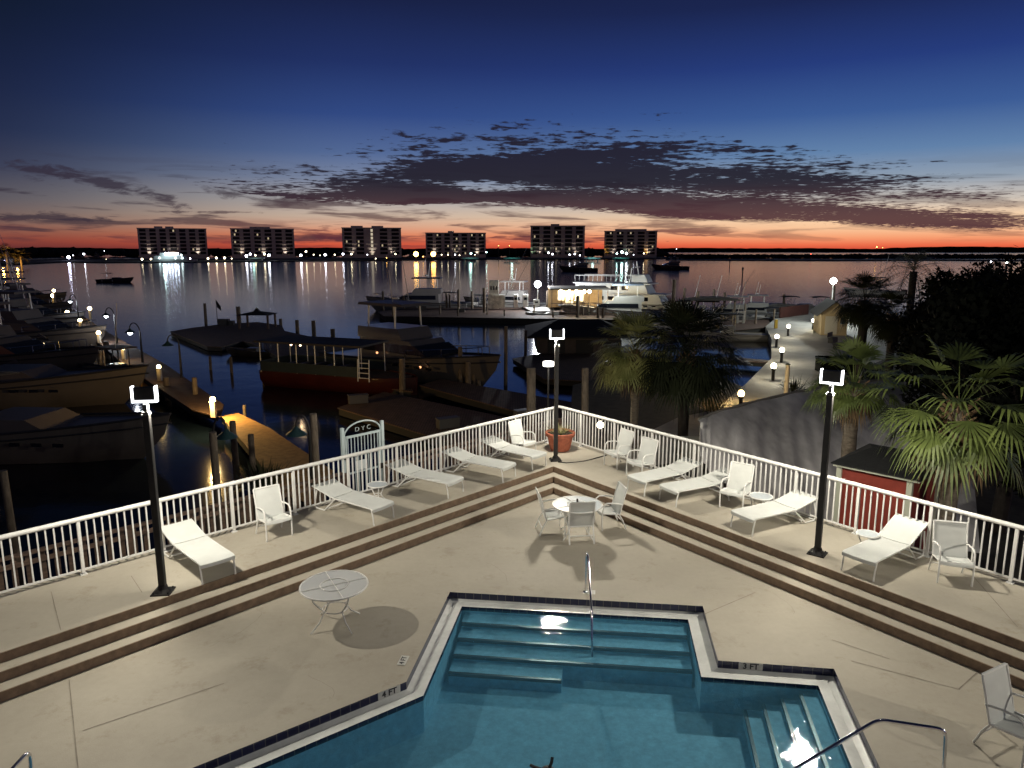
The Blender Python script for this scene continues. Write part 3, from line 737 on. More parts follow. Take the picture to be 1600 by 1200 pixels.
struct(MB().add([(-7000,-60,WZ-1.5),(7000,-60,WZ-1.5),(7000,9000,WZ-1.5),(-7000,9000,WZ-1.5)], [(0,1,2,3)]).build('seabed', mat('seabed', (.01,.01,.01), .9)))
CONC = mat('promenade_concrete', (.26,.25,.23), .8, var=.18, scale=.5, bump=.3, bscale=20)
QUAY = mat('quay_wall', (.09,.085,.08), .9, var=.3, scale=1)
def gpoly(pts, z): return [P2(G(x, y, z)) for x, y in pts]
prom = gpoly([(1190,800),(1080,690),(1060,655),(1115,642),(1165,600),(1205,560),(1206,530),(1196,510),(1212,497),(1260,488),(1340,488)], GZ)
prom += [(60,95),(60,8),(12,2)]
o = struct(MB().prism(prom, -5.2, GZ).build('promenade', CONC)); 
GRD = mat('dark_soil_bed', (.035,.03,.022), .95, var=.4, scale=2, bump=.6, bscale=9)
c_ = off(.3)
lawn = [P2(off(.3)), P2(off(.3)+dr*26), (40,2), (60,40), P2(G(1385,560,GZ)), P2(G(1290,600,GZ)), P2(G(1230,640,GZ)), P2(G(1130,668,GZ)), P2(G(1066,690,GZ)), P2(G(1060,655,GZ)), P2(G(1112,642,GZ)), P2(G(1160,604,GZ)), P2(G(1130,592,GZ)), P2(G(960,584,GZ)), P2(G(895,602,GZ)), P2(G(885,705,GZ))]
struct(MB().prism(lawn, -5.1, GZ+.006).build('planting_bed', GRD))
path = gpoly([(905,712),(960,700),(1010,676),(1060,652),(1120,640),(1150,640),(1085,668),(1075,720),(960,735)], GZ+.012)
struct(MB().prism(path, GZ-.3, GZ+.012).build('path', CONC))
far_land = mat('far_land', (.006,.006,.007), 1)
# boardwalk just outside the left railing
WALKN = 1.75
bw = [P2(off(.24)), P2(off(.24)+dl*30), P2(off(WALKN+.1)+dl*30), P2(off(WALKN+.1))]
struct(MB().prism(bw, BZ-.18, BZ).build('boardwalk', DOCK))
# wooden fence along the boardwalk, broken by the gate
f0 = off(WALKN); gq = meet(Vector((0,0,0)), Vector((XA(534,20),20,0)), f0, dl); gq2 = meet(Vector((0,0,0)), Vector((XA(592,20),20,0)), f0, dl)
g1 = (gq-f0).dot(dl); g2 = (gq2-f0).dot(dl)
def wfence(a, b, label):
    t = thing('wooden_fence', label, 'fence', Vector((f0.x, f0.y, BZ))+dl*a, atan2(dl.y, dl.x), 'wooden fences along the boardwalk')
    n = b-a
    MB().box(n/2,0,1.04,n,.14,.045).build('cap_rail', WOOD, t)
    m = MB(); m.box(n/2,.03,.22,n,.04,.09); m.box(n/2,.03,.86,n,.04,.09); m.build('rail', WOOD, t)
    m = MB(); k = int(n/.24)
    for i in range(k): m.box((i+.5)*n/k,-.02,.56,.10,.03,.94)
    m.build('pickets', WOOD, t)
    k = max(1, int(n/2.4))
    for i in range(k+1): MB().box(i*n/k,.09,.3,.12,.12,1.5).build('post', WOOD, t)
wfence(g1+.08, 30, 'brown picket fence along the boardwalk, left of the white gate')
wfence(0, g2-.08, 'brown picket fence along the boardwalk, right of the white gate')
# the gate
gw = abs(g1-g2); gy = gq.y
t = thing('yacht_club_gate', 'white metal gate with an arched top lettered DYC beside the boardwalk fence', 'gate', Vector((gq.x, gq.y, BZ)), atan2(-dl.y, -dl.x))
GM = mat('gate_paint', (.42,.50,.52), .45)
gh = 1.95
m = MB(); m.box(-.05,0,gh/2+.15,.08,.08,gh+.3+.02)
m2 = MB(); m2.box(gw+.05,0,gh/2+.15,.08,.08,gh+.3)
m.build('gate_post', GM, t); m2.build('gate_post', GM, t)
m = MB(); 
for x in (.04, gw-.04): m.box(x,0,gh/2+.1,.05,.04,gh-.1)
m.box(gw/2,0,gh+.03,gw,.04,.06); m.box(gw/2,0,.08,gw,.04,.05); m.box(gw/2,0,.98,gw,.04,.04); m.build('frame', GM, t)
m = MB(); k = 11
for i in range(1, k): m.box(gw*i/k,0,gh/2+.05,.018,.018,gh-.1)
m.build('bars', GM, t)
m = MB(); A = [(gw/2+(gw/2)*cos(pi*i/18), 0, gh+.06+.34*sin(pi*i/18)) for i in range(19)]; m.tube(A, .022, 6); m.build('arch', GM, t)
tm = text_mesh('D Y C', .17, .01, -.004); tm.v = [(gw/2+x*1.15, -.02-z*1, gh+.20+y) for x, y, z in tm.v]; tm.build('lettering', GM, t)
MB().box(gw*.42,-.03,1.16,.36,.015,.26).build('notice', mat('notice_plate', (.55,.60,.62), .5), t)
m = MB(); m.box(-.02,-.05,1.45,.07,.05,.09); m.build('hinge', IRON, t); m = MB(); m.box(-.02,-.05,.45,.07,.05,.09); m.build('hinge', IRON, t)
m = MB(); m.box(gw-.04,-.05,1.0,.09,.05,.14); m.build('latch', IRON, t)
# ---------------------------------------------------------------- docks and pilings
def dock(label, pts, z, th=.45, mt=DOCK, name='floating_dock'):
    P = gpoly(pts, z); cx_ = sum(p[0] for p in P)/len(P); cy_ = sum(p[1] for p in P)/len(P)
    t = thing(name, label, 'dock', (cx_, cy_, z), 0, 'docks of the marina')
    Q = [(x-cx_, y-cy_) for x, y in P]
    MB().prism(Q, -.06, 0).build('planking', mt, t); 
    sc = [(x*.985, y*.985) for x, y in Q]; MB().prism(sc, -th, -.062).build('float', mat('dock_float', (.02,.018,.016), .9), t); return t
dock('broad dark floating platform with the open gazebo on it', [(265,518),(300,512),(350,506),(402,503),(440,508),(445,517),(640,560),(655,575),(600,600),(470,552),(440,548),(379,533),(345,542),(322,541)], -3.2)
dock('narrow finger dock running out from the platform towards the viewer, behind the red tour boat', [(382,530),(398,528),(640,596),(645,612),(600,606),(440,560)], -3.19)
dock('brown floating dock in front of the red tour boat', [(527,637),(600,612),(830,660),(900,700),(850,730),(700,690)], -3.2)
dock('dark walkway dock between the yacht and the terrace corner', [(655,602),(690,592),(960,640),(960,672),(900,668)], -3.0)
dock('far dark pier with the moored cruisers and pilings', [(590,487),(640,481),(860,480),(962,486),(975,500),(860,498),(600,494)], -2.9, .9)
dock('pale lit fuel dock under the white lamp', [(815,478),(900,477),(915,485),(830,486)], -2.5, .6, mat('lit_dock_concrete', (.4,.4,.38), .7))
dock('dark boathouse dock behind the middle lamp pole', [(800,560),(870,548),(1000,548),(1010,600),(850,592)], -3.1)
dock('long dark pier among the boats on the right', [(1020,506),(1060,498),(1200,500),(1210,510),(1150,516),(1030,518)], -2.9, .8)
dock('narrow pier crossing the inlet behind the dark tree', [(1120,561),(1130,557),(1206,563),(1206,567)], -3.0, .4)
# left lit dock
dkA = G(470,738,GZ); 
dock('long lit wooden dock with bollard lights along the left row of yachts', [(345,650),(372,645),(420,668),(520,735),(500,790),(440,770),(400,715)], -2.75, .35, mat('lamplit_planks', (.30,.17,.06), .8, var=.3, scale=3, bump=.4, bscale=9))  # yellow lamplight is put into the plank colour
dock('continuation of the left dock beside the big yacht bows, with the lit lantern row', [(90,478),(100,474),(135,497),(170,520),(260,570),(350,632),(345,652),(300,640),(200,575),(160,540),(120,508)], -2.7, .35)
def piling(px, ytop, ybase, r, label, z0=WZ, Y=None, cap=False):
    b = G(px, ybase, z0) if Y is None else Vector((XA(px, Y, ytop), Y, z0))
    zt = ZT(ytop, b.y)
    m = MB(); hgt = zt-z0; m.cyl((0,0,-1.2),(0,0,hgt),r*1.05,r*.92,12)
    o = m.build('piling', PILE, None, b, smooth=True); tag(o, label, 'piling', 'mooring pilings'); o.rotation_euler = (random.uniform(-.012,.012), random.uniform(-.012,.012), 0)
    return o
plist = [
 (7,735,0,.12,'thick piling at the far left rising behind the railing',22),(332,675,0,.13,'piling left of the dark green lamp, above the railing',23),
 (491,646,0,.13,'tall piling between the lit dock and the white gate',23.5),
 (720,542,605,.17,'tallest piling of the cluster left of the middle lamp pole',0),(732,565,612,.20,'thickest piling of the cluster left of the middle lamp pole',0),
 (741,570,606,.13,'thin right-hand piling of the cluster left of the middle lamp pole',0),(748,594,610,.15,'short stub piling right of the piling cluster',0),
 (790,510,602,.14,'tall lone piling in open water left of the boathouse',0),(821,516,560,.14,'piling just left of the boathouse roof corner',0),
 (831,575,0,.2,'broad piling close behind the railing corner, left of the lamp pole',30),(916,575,0,.16,'pale piling right of the middle lamp pole behind the railing',30),
 (629,560,620,.22,'thick piling in front of the dark yacht',0),(599,455,489,.2,'lone piling at the left end of the far pier',0),
 (631,463,490,.22,'stout piling beside the grey cruiser on the far pier',0),(698,457,489,.18,'piling on the far pier right of the grey cruiser',0),
 (703,460,489,.16,'slim piling on the far pier, close right of another',0),(717,452,494,.22,'tall piling on the far pier in mid row',0),
 (738,455,490,.2,'piling beside the small white boats on the far pier',0),(757,450,497,.24,'tallest piling left of the white tower boat',0),
 (773,459,489,.18,'piling in front of the white tower boat',0),(804,466,489,.2,'piling left of the white fuel pumps',0),(855,455,492,.22,'dark piling right of the white lamp',0),
 (902,462,505,.24,'piling in front of the lit pavilion',0),(911,459,496,.2,'second piling in front of the lit pavilion',0),(934,480,506,.2,'short piling at the bow of the blue-canvas boat',0),(942,481,506,.2,'short piling close beside the bow of the blue-canvas boat',0),
 (1050,437,512,.26,'tall dark red piling right of the white tour ship',0),(1068,450,497,.2,'black piling against the pink water, nearest the tour ship',0),
 (1088,455,504,.22,'piling with a pale sleeve under the long canopy',0),(1114,452,497,.2,'piling rising above the middle of the long canopy',0),(1131,457,496,.2,'piling at the right end of the long canopy',0),
 (1224,460,486,.22,'piling beside the dark arched canopy near the hut',0),(1300,447,492,.25,'dark piling under the tall white lamp at the hut',0),
 (322,474,507,.2,'tall thin piling on the left of the gazebo platform',0),(374,479,508,.3,'thick piling touching the gazebo roof on its left',0),
 (439,498,512,.22,'first stub piling right of the gazebo',0),(465,500,521,.24,'second stub piling right of the gazebo',0),(491,501,529,.25,'third stub piling right of the gazebo, a gull perch',0),(521,514,538,.26,'fourth stub piling right of the gazebo',0),
 (384,633,668,.10,'squat lit piling on the edge of the yellow-lit dock',0),(364,658,0,.14,'dark bollard piling at the near end of the lit dock',30),(392,679,0,.13,'round-topped piling at the right edge of the lit dock',29),
 (160,548,580,.3,'dark piling between yacht bows left of the lantern row',0),(168,533,560,.26,'thin dark piling behind the yellow yacht transom',0),(263,590,625,.2,'piling below the bollard light on the left dock',0),(307,590,640,.17,'piling right of the left lamp pole over the water',0),
]
for (px, yt, yb, r, lab, Y) in plist: piling(px, yt, yb, r, lab, Y=Y or None)
# gazebo on the platform
gb = G(403,512,-3.2); t = thing('gazebo', 'small open gazebo with dark pyramid roof on the floating platform', 'gazebo', gb)
gs = gb.y/F
zr = ZT(491, gb.y)-gb.z; zp = ZT(480, gb.y)-gb.z; w2 = 22*gs
MB().add([(-w2*1.2,-w2,zr),(w2*1.2,-w2,zr),(w2*1.2,w2,zr),(-w2*1.2,w2,zr),(-w2*.2,-w2*.2,zp-.5),(w2*.2,-w2*.2,zp-.5),(w2*.2,w2*.2,zp-.5),(-w2*.2,w2*.2,zp-.5),(0,0,zp)],
   [(0,1,5,4),(1,2,6,5),(2,3,7,6),(3,0,4,7),(4,5,8),(5,6,8),(6,7,8),(7,4,8),(3,2,1,0)]).build('roof', ROOFD, t)
for sx_ in (-1,1):
    for sy_ in (-1,1): MB().box(sx_*w2*1.0,sy_*w2*.8,zr/2,.22,.22,zr).build('post', WOOD, t)
bb = G(365,506,-3.2); t = thing('flagpole', 'thin flagpole with limp dark flag left of the gazebo', 'flagpole', Vector((XA(347,bb.y),bb.y,-3.2)))
MB().cyl((0,0,0),(0,0,ZT(468,bb.y)+3.2),.05,.03).build('pole', IRON, t); m = MB(); z_ = ZT(468,bb.y)+3.2
m.add([(0,0,z_),(.55,.1,z_-.9),(.5,.25,z_-1.5),(.05,.05,z_-1.0)],[(0,1,2,3)]).build('flag', CANVAS, t)
o = MB().box(0,0,.4,1.4,.7,.8).box(.9,0,.3,.8,.7,.55).build('dock_box', HULLD, None, G(350,508,-3.2)); tag(o,'dark storage boxes on the gazebo platform','dock box')
# ---------------------------------------------------------------- boats
def hull_secs(Ln, B, hs, hb, n=10, flare=1.0, full=.5):
    secs = []
    for i in range(n+1):
        f = i/n; x = -Ln/2+Ln*f
        w = B/2*(min(1, (1-f)/full)**.62 if f > 1-full else (.90+.10*min(1, f/.3)))
        w = max(w, .03); sh = hs+(hb-hs)*f**1.8; kw = w*.72*(1 if f < .8 else max(0.05, 1-(f-.8)*4.2)); xo = (f**3)*Ln*.05
        secs.append([(x+xo,-w,sh),(x+xo*.5,-w*.95,sh*.55),(x-(f**3)*Ln*.05,-kw,.02),(x-(f**3)*Ln*.06,0,-.35),(x-(f**3)*Ln*.05,kw,.02),(x+xo*.5,w*.95,sh*.55),(x+xo,w,sh)])
    return secs
def frustum(m, x0, x1, y, z0, z1, rf=.5, rb=.1, ry=.15):
    vs = [(x0,-y,z0),(x1,-y,z0),(x1,y,z0),(x0,y,z0),(x0+rb,-y+ry,z1),(x1-rf,-y+ry,z1),(x1-rf,y-ry,z1),(x0+rb,y-ry,z1)]
    return m.add(vs, [(3,2,1,0),(4,5,6,7),(0,1,5,4),(1,2,6,5),(2,3,7,6),(3,0,4,7)])
def yacht(px, py, heading, Ln, label, style='cruiser', hm=None, cm=None, z=WZ, lit=None, top=None):
    p = G(px, py, z); hm = hm or HULL; cm = cm or HULL
    t = thing('motor_yacht' if style in ('cruiser','fisher','ship') else 'motorboat', label, 'boat', p, radians(heading))
    B = Ln*.30; hs = Ln*.085; hb = Ln*.15
    if style == 'ship': B = Ln*.24; hs = Ln*.09; hb = Ln*.12
    MB().loft(hull_secs(Ln, B, hs, hb)).build('hull', hm, t, smooth=True)
    dk = MB(); S_ = hull_secs(Ln, B*.93, hs-.08, hb-.08); vs = [q for s_ in S_ for q in (s_[0], s_[-1])]
    dk.add(vs, [(2*i,2*i+2,2*i+3,2*i+1) for i in range(len(S_)-1)]); dk.build('deck', cm, t)
    rb = MB(); rb.tube([s_[0] for s_ in hull_secs(Ln,B*1.01,hs,hb)], Ln*.004, 5); rb.tube([s_[-1] for s_ in hull_secs(Ln,B*1.01,hs,hb)], Ln*.004, 5); rb.build('rub_rail', HULLD, t)
    c0 = hs*.98
    for s_ in (-1, 1):
        m = MB(); m.tube([(s2[0 if s_ < 0 else -1][0], s2[0 if s_ < 0 else -1][1]*1.0, s2[0][2]*.80) for s2 in hull_secs(Ln, B*1.005, hs, hb)], Ln*.0028, 4); m.build('hull_stripe', HULLD, t)
    if style != 'console' and Ln > 9:
        for s_ in (-1, 1):
            for q in range(4): MB().box(Ln*(.06+.07*q), s_*B*.488, hs*.78+(hb-hs)*.2, Ln*.032, .06, Ln*.010).build('porthole', GLASS, t)
            for q in range(2): MB().lathe([(.001,-.35),(.13,-.28),(.13,.28),(.001,.35)], 8).build('fender', mat('fender_vinyl',(.30,.29,.27),.5), t, (Ln*(-.30+.30*q), s_*(B*.5+.10), hs*.6))
    if style in ('cruiser', 'fisher'):
        h1 = Ln*.10
        m = MB(); frustum(m, -Ln*.22, Ln*.24, B*.38, c0, c0+h1, Ln*.13, .05, .1); cab = m.build('cabin', cm, t)
        g = MB(); frustum(g, -Ln*.19, Ln*.225, B*.385, c0+h1*.42, c0+h1*.82, Ln*.075, .05, .06); g.build('windows', GLASS, cab)
        m = MB(); frustum(m, -Ln*.24, Ln*.06, B*.34, c0+h1, c0+h1+Ln*.05, Ln*.03, 0, .05); m.build('flybridge', cm, t)
        m = MB(); ht = c0+h1+Ln*.15
        for sx_ in (-Ln*.18, Ln*.0):
            for sy_ in (-1, 1): m.cyl((sx_, sy_*B*.28, c0+h1+Ln*.04), (sx_, sy_*B*.26, ht), Ln*.004, n=6)
        m.build('hardtop_frame', WHITE, t)
        m = MB(); frustum(m, -Ln*.24, Ln*.06, B*.32, ht, ht+Ln*.012, .1, .1, .06); m.build('hardtop', top or cm, t)
        m = MB(); n = 12; pts = [(Ln*(.10+.37*i/n), -B*.46*min(1,((1-(.60+.37*i/n))/.5))**.62, hs+(hb-hs)*(.60+.37*i/n)**1.8+.55) for i in range(n+1)]
        m.tube(pts, Ln*.0022, 5); m.tube([(x,-y,z_) for x, y, z_ in pts], Ln*.0022, 5)
        for x, y, z_ in pts[::3]:
            for s_ in (-1, 1): m.cyl((x, y*s_, z_-.6), (x, y*s_, z_), Ln*.002, n=5)
        m.build('bow_rail', CHROME, t)
        if style == 'fisher':
            m = MB()
            for s_ in (-1, 1): m.cyl((-Ln*.02, s_*B*.36, c0+h1), (-Ln*.30, s_*B*.75, c0+h1+Ln*.55), Ln*.0025, Ln*.001, 5)
            m.build('outrigger', CHROME, t)
        m = MB(); m.cyl((-Ln*.1,0,ht),(-Ln*.12,0,ht+Ln*.16),Ln*.0025,n=5); m.cyl((-Ln*.05,B*.2,ht),(-Ln*.09,B*.2,ht+Ln*.2),Ln*.0018,n=5); m.ball((-Ln*.08,0,ht+Ln*.03),Ln*.018,8,5,.5); m.build('antenna', WHITE, t)
        m = MB(); frustum(m, -Ln*.45, -Ln*.24, B*.36, c0*.5, c0*.62, 0, 0, 0); m.build('cockpit_sole', DOCK, t)
    elif style == 'ship':
        h1 = Ln*.075
        for k, (a, b_, w_) in enumerate(((-.44,.34,.44),(-.42,.22,.42))):
            z0 = hs+k*h1*1.12
            m = MB(); frustum(m, Ln*a, Ln*b_, B*w_, z0, z0+h1, Ln*.04, .05, .05); cb = m.build('deck_house', cm, t)
            for i in range(7 if k == 0 else 5):
                x = Ln*(a+.06+i*.095)
                for s_ in (-1, 1): MB().box(x, s_*(B*w_-.0), z0+h1*.55, Ln*.055, .12, h1*.42).build('window', GLASS if not (lit and i in lit) else emat('warm_window', (1,.75,.4), 1.4, False), cb)
            MB().box(Ln*(a+b_)/2,0,z0+h1+.06,Ln*(b_-a)+.6,B*.95,.12).build('deck_slab', cm, t)
        z0 = hs+2*h1*1.12+.12
        m = MB(); frustum(m, Ln*.06, Ln*.20, B*.28, z0, z0+h1*.8, Ln*.03, 0, .1); wh = m.build('wheelhouse', cm, t); MB().box(Ln*.165,0,z0+h1*.5,.3,B*.4,h1*.3).build('windscreen', GLASS, wh)
        m = MB(); 
        for s_ in (-1, 1):
            m.tube([(Ln*x,s_*B*.44,z0+.95) for x in (-.42,-.2,0,.06)], .05, 5)
            for i in range(12): m.cyl((Ln*(-.42+.04*i),s_*B*.44,z0),(Ln*(-.42+.04*i),s_*B*.44,z0+.95),.03,n=4)
        m.build('railing', WHITE, t)
        m = MB(); m.cyl((Ln*.1,0,z0+h1*.8),(Ln*.08,0,z0+h1*2.2),.08); m.box(Ln*.09,0,z0+h1*1.6,.2,2,.1); m.build('mast', WHITE, t)
    elif style == 'console':
        m = MB(); frustum(m, -Ln*.08, Ln*.10, B*.18, hs*.6, hs+Ln*.10, Ln*.05, .05, .05); m.build('console', cm, t)
        m = MB(); ht = hs+Ln*.24
        for sx_ in (-Ln*.08, Ln*.08):
            for s_ in (-1, 1): m.cyl((sx_, s_*B*.24, hs*.6), (sx_*.9, s_*B*.24, ht), Ln*.006, n=6)
        m.build('top_frame', CHROME, t)
        m = MB(); frustum(m, -Ln*.17, Ln*.13, B*.34, ht, ht+Ln*.012, .05, .05, .05); m.build('canopy', top or CANVAS, t)
        m = MB(); 
        for s_ in (-1, 1): m.box(-Ln*.53, s_*B*.15, hs*.8, Ln*.06, B*.12, hs*1.1)
        m.build('outboard_motor', HULLD, t)
        m = MB(); m.cyl((-Ln*.1,B*.2,ht),(-Ln*.18,B*.2,ht+Ln*.4),Ln*.003,n=5); m.build('antenna', WHITE, t)
    elif style == 'bimini':
        m = MB(); frustum(m, -Ln*.05, Ln*.25, B*.34, c0, c0+Ln*.06, Ln*.12, .0, .12); m.build('cabin', cm, t)
        m = MB(); ht = c0+Ln*.17
        for s_ in (-1, 1):
            for a, b_ in ((-.2,-.26),(-.2,-.1),(-.2,-.18)): m.cyl((Ln*a, s_*B*.42, c0), (Ln*b_, s_*B*.38, ht), Ln*.003, n=5)
        m.build('canopy_frame', CHROME, t)
        m = MB(); sec = []
        for i in range(7):
            f = i/6; x = Ln*(-.34+.30*f); zz = ht+.12*sin(pi*f); sec.append([(x, B*.42*(j/4-1), zz+.10*(1-((j/4)-1)**2)) for j in range(9)])
        m.loft(sec, cap=False); o_ = m.build('bimini_canopy', CANVAS, t, smooth=True); md = o_.modifiers.new('s','SOLIDIFY'); md.thickness = .04
    return t
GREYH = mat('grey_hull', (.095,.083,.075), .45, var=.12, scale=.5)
YB = [
 ((20,712),-4,15,'bimini','large pale hull at the left edge nearest the railing, with a dark folding top',GREYH),
 ((10,632),2,17,'bimini','grey moored cruiser with a long black bimini, second from the left railing',GREYH),
 ((-10,588),-6,17,'cruiser','broad dark-windowed cruiser at the left edge beside the yellow-lit transom boat',GREYH),
 ((40,545),-8,17,'fisher','big sportfishing boat with long rods, bow beside the second pair of dock lanterns',GREYH),
 ((30,517),-8,17,'cruiser','moored cruiser in the left row, third from its far end',GREYH),
 ((25,497),-6,17,'fisher','sportfishing boat in the left row, second from its far end',GREYH),
 ((25,480),-6,18,'cruiser','farthest tall cruiser of the left row, against the open water',GREYH),
]
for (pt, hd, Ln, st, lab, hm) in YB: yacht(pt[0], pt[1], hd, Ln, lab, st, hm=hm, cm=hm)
YEL = mat('yellow_lit_transom', (.42,.25,.09), .35, var=.2, scale=2)  # yellow dock light put into the transom colour
yb = yacht(185,600,152,8.5,'dark boat with a yellow-lit transom and dark flat top, below the lantern row','console',hm=HULLD,cm=HULLD,top=mat('dark_tan_top',(.08,.055,.04),.8))
MB().box(-4.3,0,.45,.06,2.3,.75).build('transom', YEL, yb)
yacht(180,441,2,10.5,'small cruiser silhouetted alone on the open water at the left','bimini',hm=HULLD,cm=HULLD)
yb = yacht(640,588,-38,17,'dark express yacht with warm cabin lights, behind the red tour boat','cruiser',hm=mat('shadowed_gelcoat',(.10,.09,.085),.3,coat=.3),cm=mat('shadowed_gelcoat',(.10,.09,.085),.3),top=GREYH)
WARM = emat('warm_cabin_glow', (1,.42,.18), 2.2, False)
for (a, b_, c__) in ((1.2,-1.4,2.75),(1.9,-1.35,2.8),(-1.0,-2.1,2.1),(3.6,-2.0,1.4)):
    MB().ball((a,b_-.35,c__),.09,8,5).build('cabin_light', WARM, yb)
# red tour boat
tb = G(535,607,WZ); t = thing('tour_boat', 'open red tour boat with a long flat canopy, behind the brown dock', 'boat', tb, radians(-21))
RED = mat('red_hull_paint', (.042,.007,.005), .35, var=.2, scale=1); TEAL = mat('teal_side_curtain', (.010,.02,.026), .7, var=.2, scale=2)
Ln = 12.0; Bm = 3.6
MB().loft([[(x,-w,1.25),(x,-w*.97,.6),(x,-w*.7,0),(x,0,-.3),(x,w*.7,0),(x,w*.97,.6),(x,w,1.25)] for x, w in ((-6,1.7),(-3,1.8),(0,1.8),(3,1.75),(4.6,1.4),(5.6,.8),(6.2,.1))]).build('hull', RED, t, smooth=True)
m = MB(); m.prism([(-5.9,-1.7),(3,-1.7),(5.4,-.8),(5.4,.8),(3,1.7),(-5.9,1.7)],1.1,1.18); m.build('deck', DOCK, t)
m = MB(); 
for s_ in (-1,1): m.box(-1.6,s_*1.76,1.62,8.4,.04,.72)
m.box(-5.85,0,1.62,.04,3.4,.72); m.build('side_curtain', TEAL, t)
m = MB(); 
for x in (-5.8,-4.2,-2.6,-1,.6,2.6):
    for s_ in (-1,1): m.cyl((x,s_*1.72,1.18),(x,s_*1.70,3.35),.035,n=6)
m.build('canopy_post', WHITE, t)
m = MB(); frustum(m,-6.2,2.9,1.95,3.35,3.47,.05,.05,.08); m.build('canopy', mat('canopy_brown',(.05,.042,.035),.8,var=.3,scale=1.5), t)
for x in (-4.6,-3.6,-2.4,-1.2,0): MB().box(x,0,1.42,.4,3.0,.45).build('bench', mat('bench_vinyl',(.03,.03,.04),.5), t)
m = MB()
for s_ in (-.45,.45): m.cyl((3.0+s_,-1.82,1.0),(3.0+s_,-1.75,2.55),.035,n=6)
for k in range(4): m.cyl((2.55,-1.8,1.25+.35*k),(3.45,-1.8,1.25+.35*k),.03,n=6)
m.build('ladder', WHITE, t)
for x in (-3.4,-2.6): MB().ball((x,-1.2,3.22),.07,8,5).build('canopy_light', emat('canopy_bulb',(1,.72,.42),14,False), t)
point('canopy_glow', (-3,-1,3.0), 14, (1,.7,.4), .1, t)
yacht(400,556,175,5.5,'small dark skiff moored below the gazebo platform','bimini',hm=HULLD,cm=HULLD)
yacht(655,486,178,16,'grey trawler cruiser at the left end of the far pier','cruiser',hm=mat('dim_white_hull',(.22,.21,.2),.4),cm=mat('dim_white_hull',(.22,.21,.2),.4),top=HULLD)
yacht(700,485,160,9,'small grey boat moored between pilings in the middle of the far pier','console',hm=mat('dim_white_hull',(.22,.21,.2),.4))
yacht(738,486,150,10,'small white boat with a sloping dark cover, left of the white tower boat','bimini')
yacht(792,484,165,14,'white sportfishing boat with rods, between the tower and the fuel pumps','fisher')
yacht(965,500,172,15,'white sportfishing boat with a grey-blue sloping canvas in front of the tour ship','cruiser',top=mat('blue_canvas',(.12,.15,.2),.8))
yacht(978,490,-28,19,'large white two-deck tour ship with a row of dark windows','ship',lit=(5,),hm=mat('ship_white',(.55,.56,.53),.4),cm=mat('ship_white',(.55,.56,.53),.4))
DW = mat('dim_white_hull',(.22,.21,.2),.4)
for (pt, hd, Ln, st, lab) in (((1072,502),170,9,'console','white centre-console boat nearest the tall dark red piling'),((1105,505),165,9,'console','white centre-console boat under the left part of the long canopy'),
    ((1140,500),160,10,'fisher','pale sportfishing boat with a tall tower above the right-hand slips'),((1172,497),165,10,'cruiser','pale cruiser with a tuna tower left of the arched canopies'),
    ((1135,532),176,9,'console','open boat with a wooden rail moored nearest the dark tree'),((1188,505),170,8,'bimini','small pale boat at the head of the inlet by the yellow post'),
    ((1216,486),178,9,'bimini','boat under the left dark arched canopy by the hut'),((1262,487),178,9,'bimini','boat under the right dark arched canopy by the hut')):
    yacht(pt[0], pt[1], hd, Ln, lab, st, hm=DW, cm=DW)
yacht(1365,462,175,9,'small white boat raised behind the palm beside the tall lamp','console',z=-1.2)
yacht(905,424,178,17,'dark moored boats silhouette in front of the far lit shore','fisher',hm=HULLD,cm=HULLD)
yacht(1048,421,178,18,'dark low cruiser off the point, right of the far condominiums','cruiser',hm=HULLD,cm=HULLD)
yacht(868,500,185,8,'small white runabout tied at the boathouse roof edge','bimini')
q = G(955,500,WZ); point('ship_fill_light', (q.x, q.y-3, 2.5), 1500, (.9,1,.95), .3)  # added light without a fixture, brightens the ship from in front
# slip sleeves: white piling frames
for (px, yt, yb, lab) in ((1046,472,512,'white boat-lift frame beside the tall dark red piling'),(1094,477,512,'white boat-lift frame under the long canopy'),(1156,486,515,'white boat-lift frame at the right-hand slips'),(745,459,484,'white pump cabinet left of the white tower boat')):
    p = G(px, yb, WZ); t = thing('boat_lift', lab, 'boat lift', p); z_ = ZT(yt, p.y)-WZ; w_ = 5*p.y/F
    m = MB(); 
    for s_ in (-1,1): m.box(s_*w_,0,z_/2,.28,.28,z_)
    m.build('post', DW, t); m = MB(); m.box(0,0,z_-.1,2*w_,.2,.25); m.box(0,0,z_*.45,2*w_,.2,.2); m.build('crossbeam', DW, t)
# loose mooring piles between the slips, and boxes on the docks
rg = random.Random(12)
for (xa, ya, xb, yb_, n, dy, lab) in ((150,560,40,470,9,20,'slim dark mooring pile between the yachts of the left row'),(610,500,950,503,10,26,'slim mooring pile standing in the water before the far pier'),(1030,520,1210,512,9,36,'slim mooring pile between the slips on the right'),(300,570,420,600,3,26,'slim mooring pile in the dark water left of the tour boat')):
    for i in range(n):
        f = (i+rg.uniform(.1,.9))/n; px, py = xa+(xb-xa)*f, ya+(yb_-ya)*f+rg.uniform(-3,3); b = G(px, py, WZ); hgt = dy*b.y/F*rg.uniform(.7,1.1)
        o = MB().cyl((0,0,-1),(0,0,hgt),.13,.11,9).build('piling', PILE, None, b, smooth=True); tag(o, lab, 'piling', lab.replace('mooring pile','mooring piles')); o.rotation_euler = (rg.uniform(-.03,.03), rg.uniform(-.03,.03), 0)
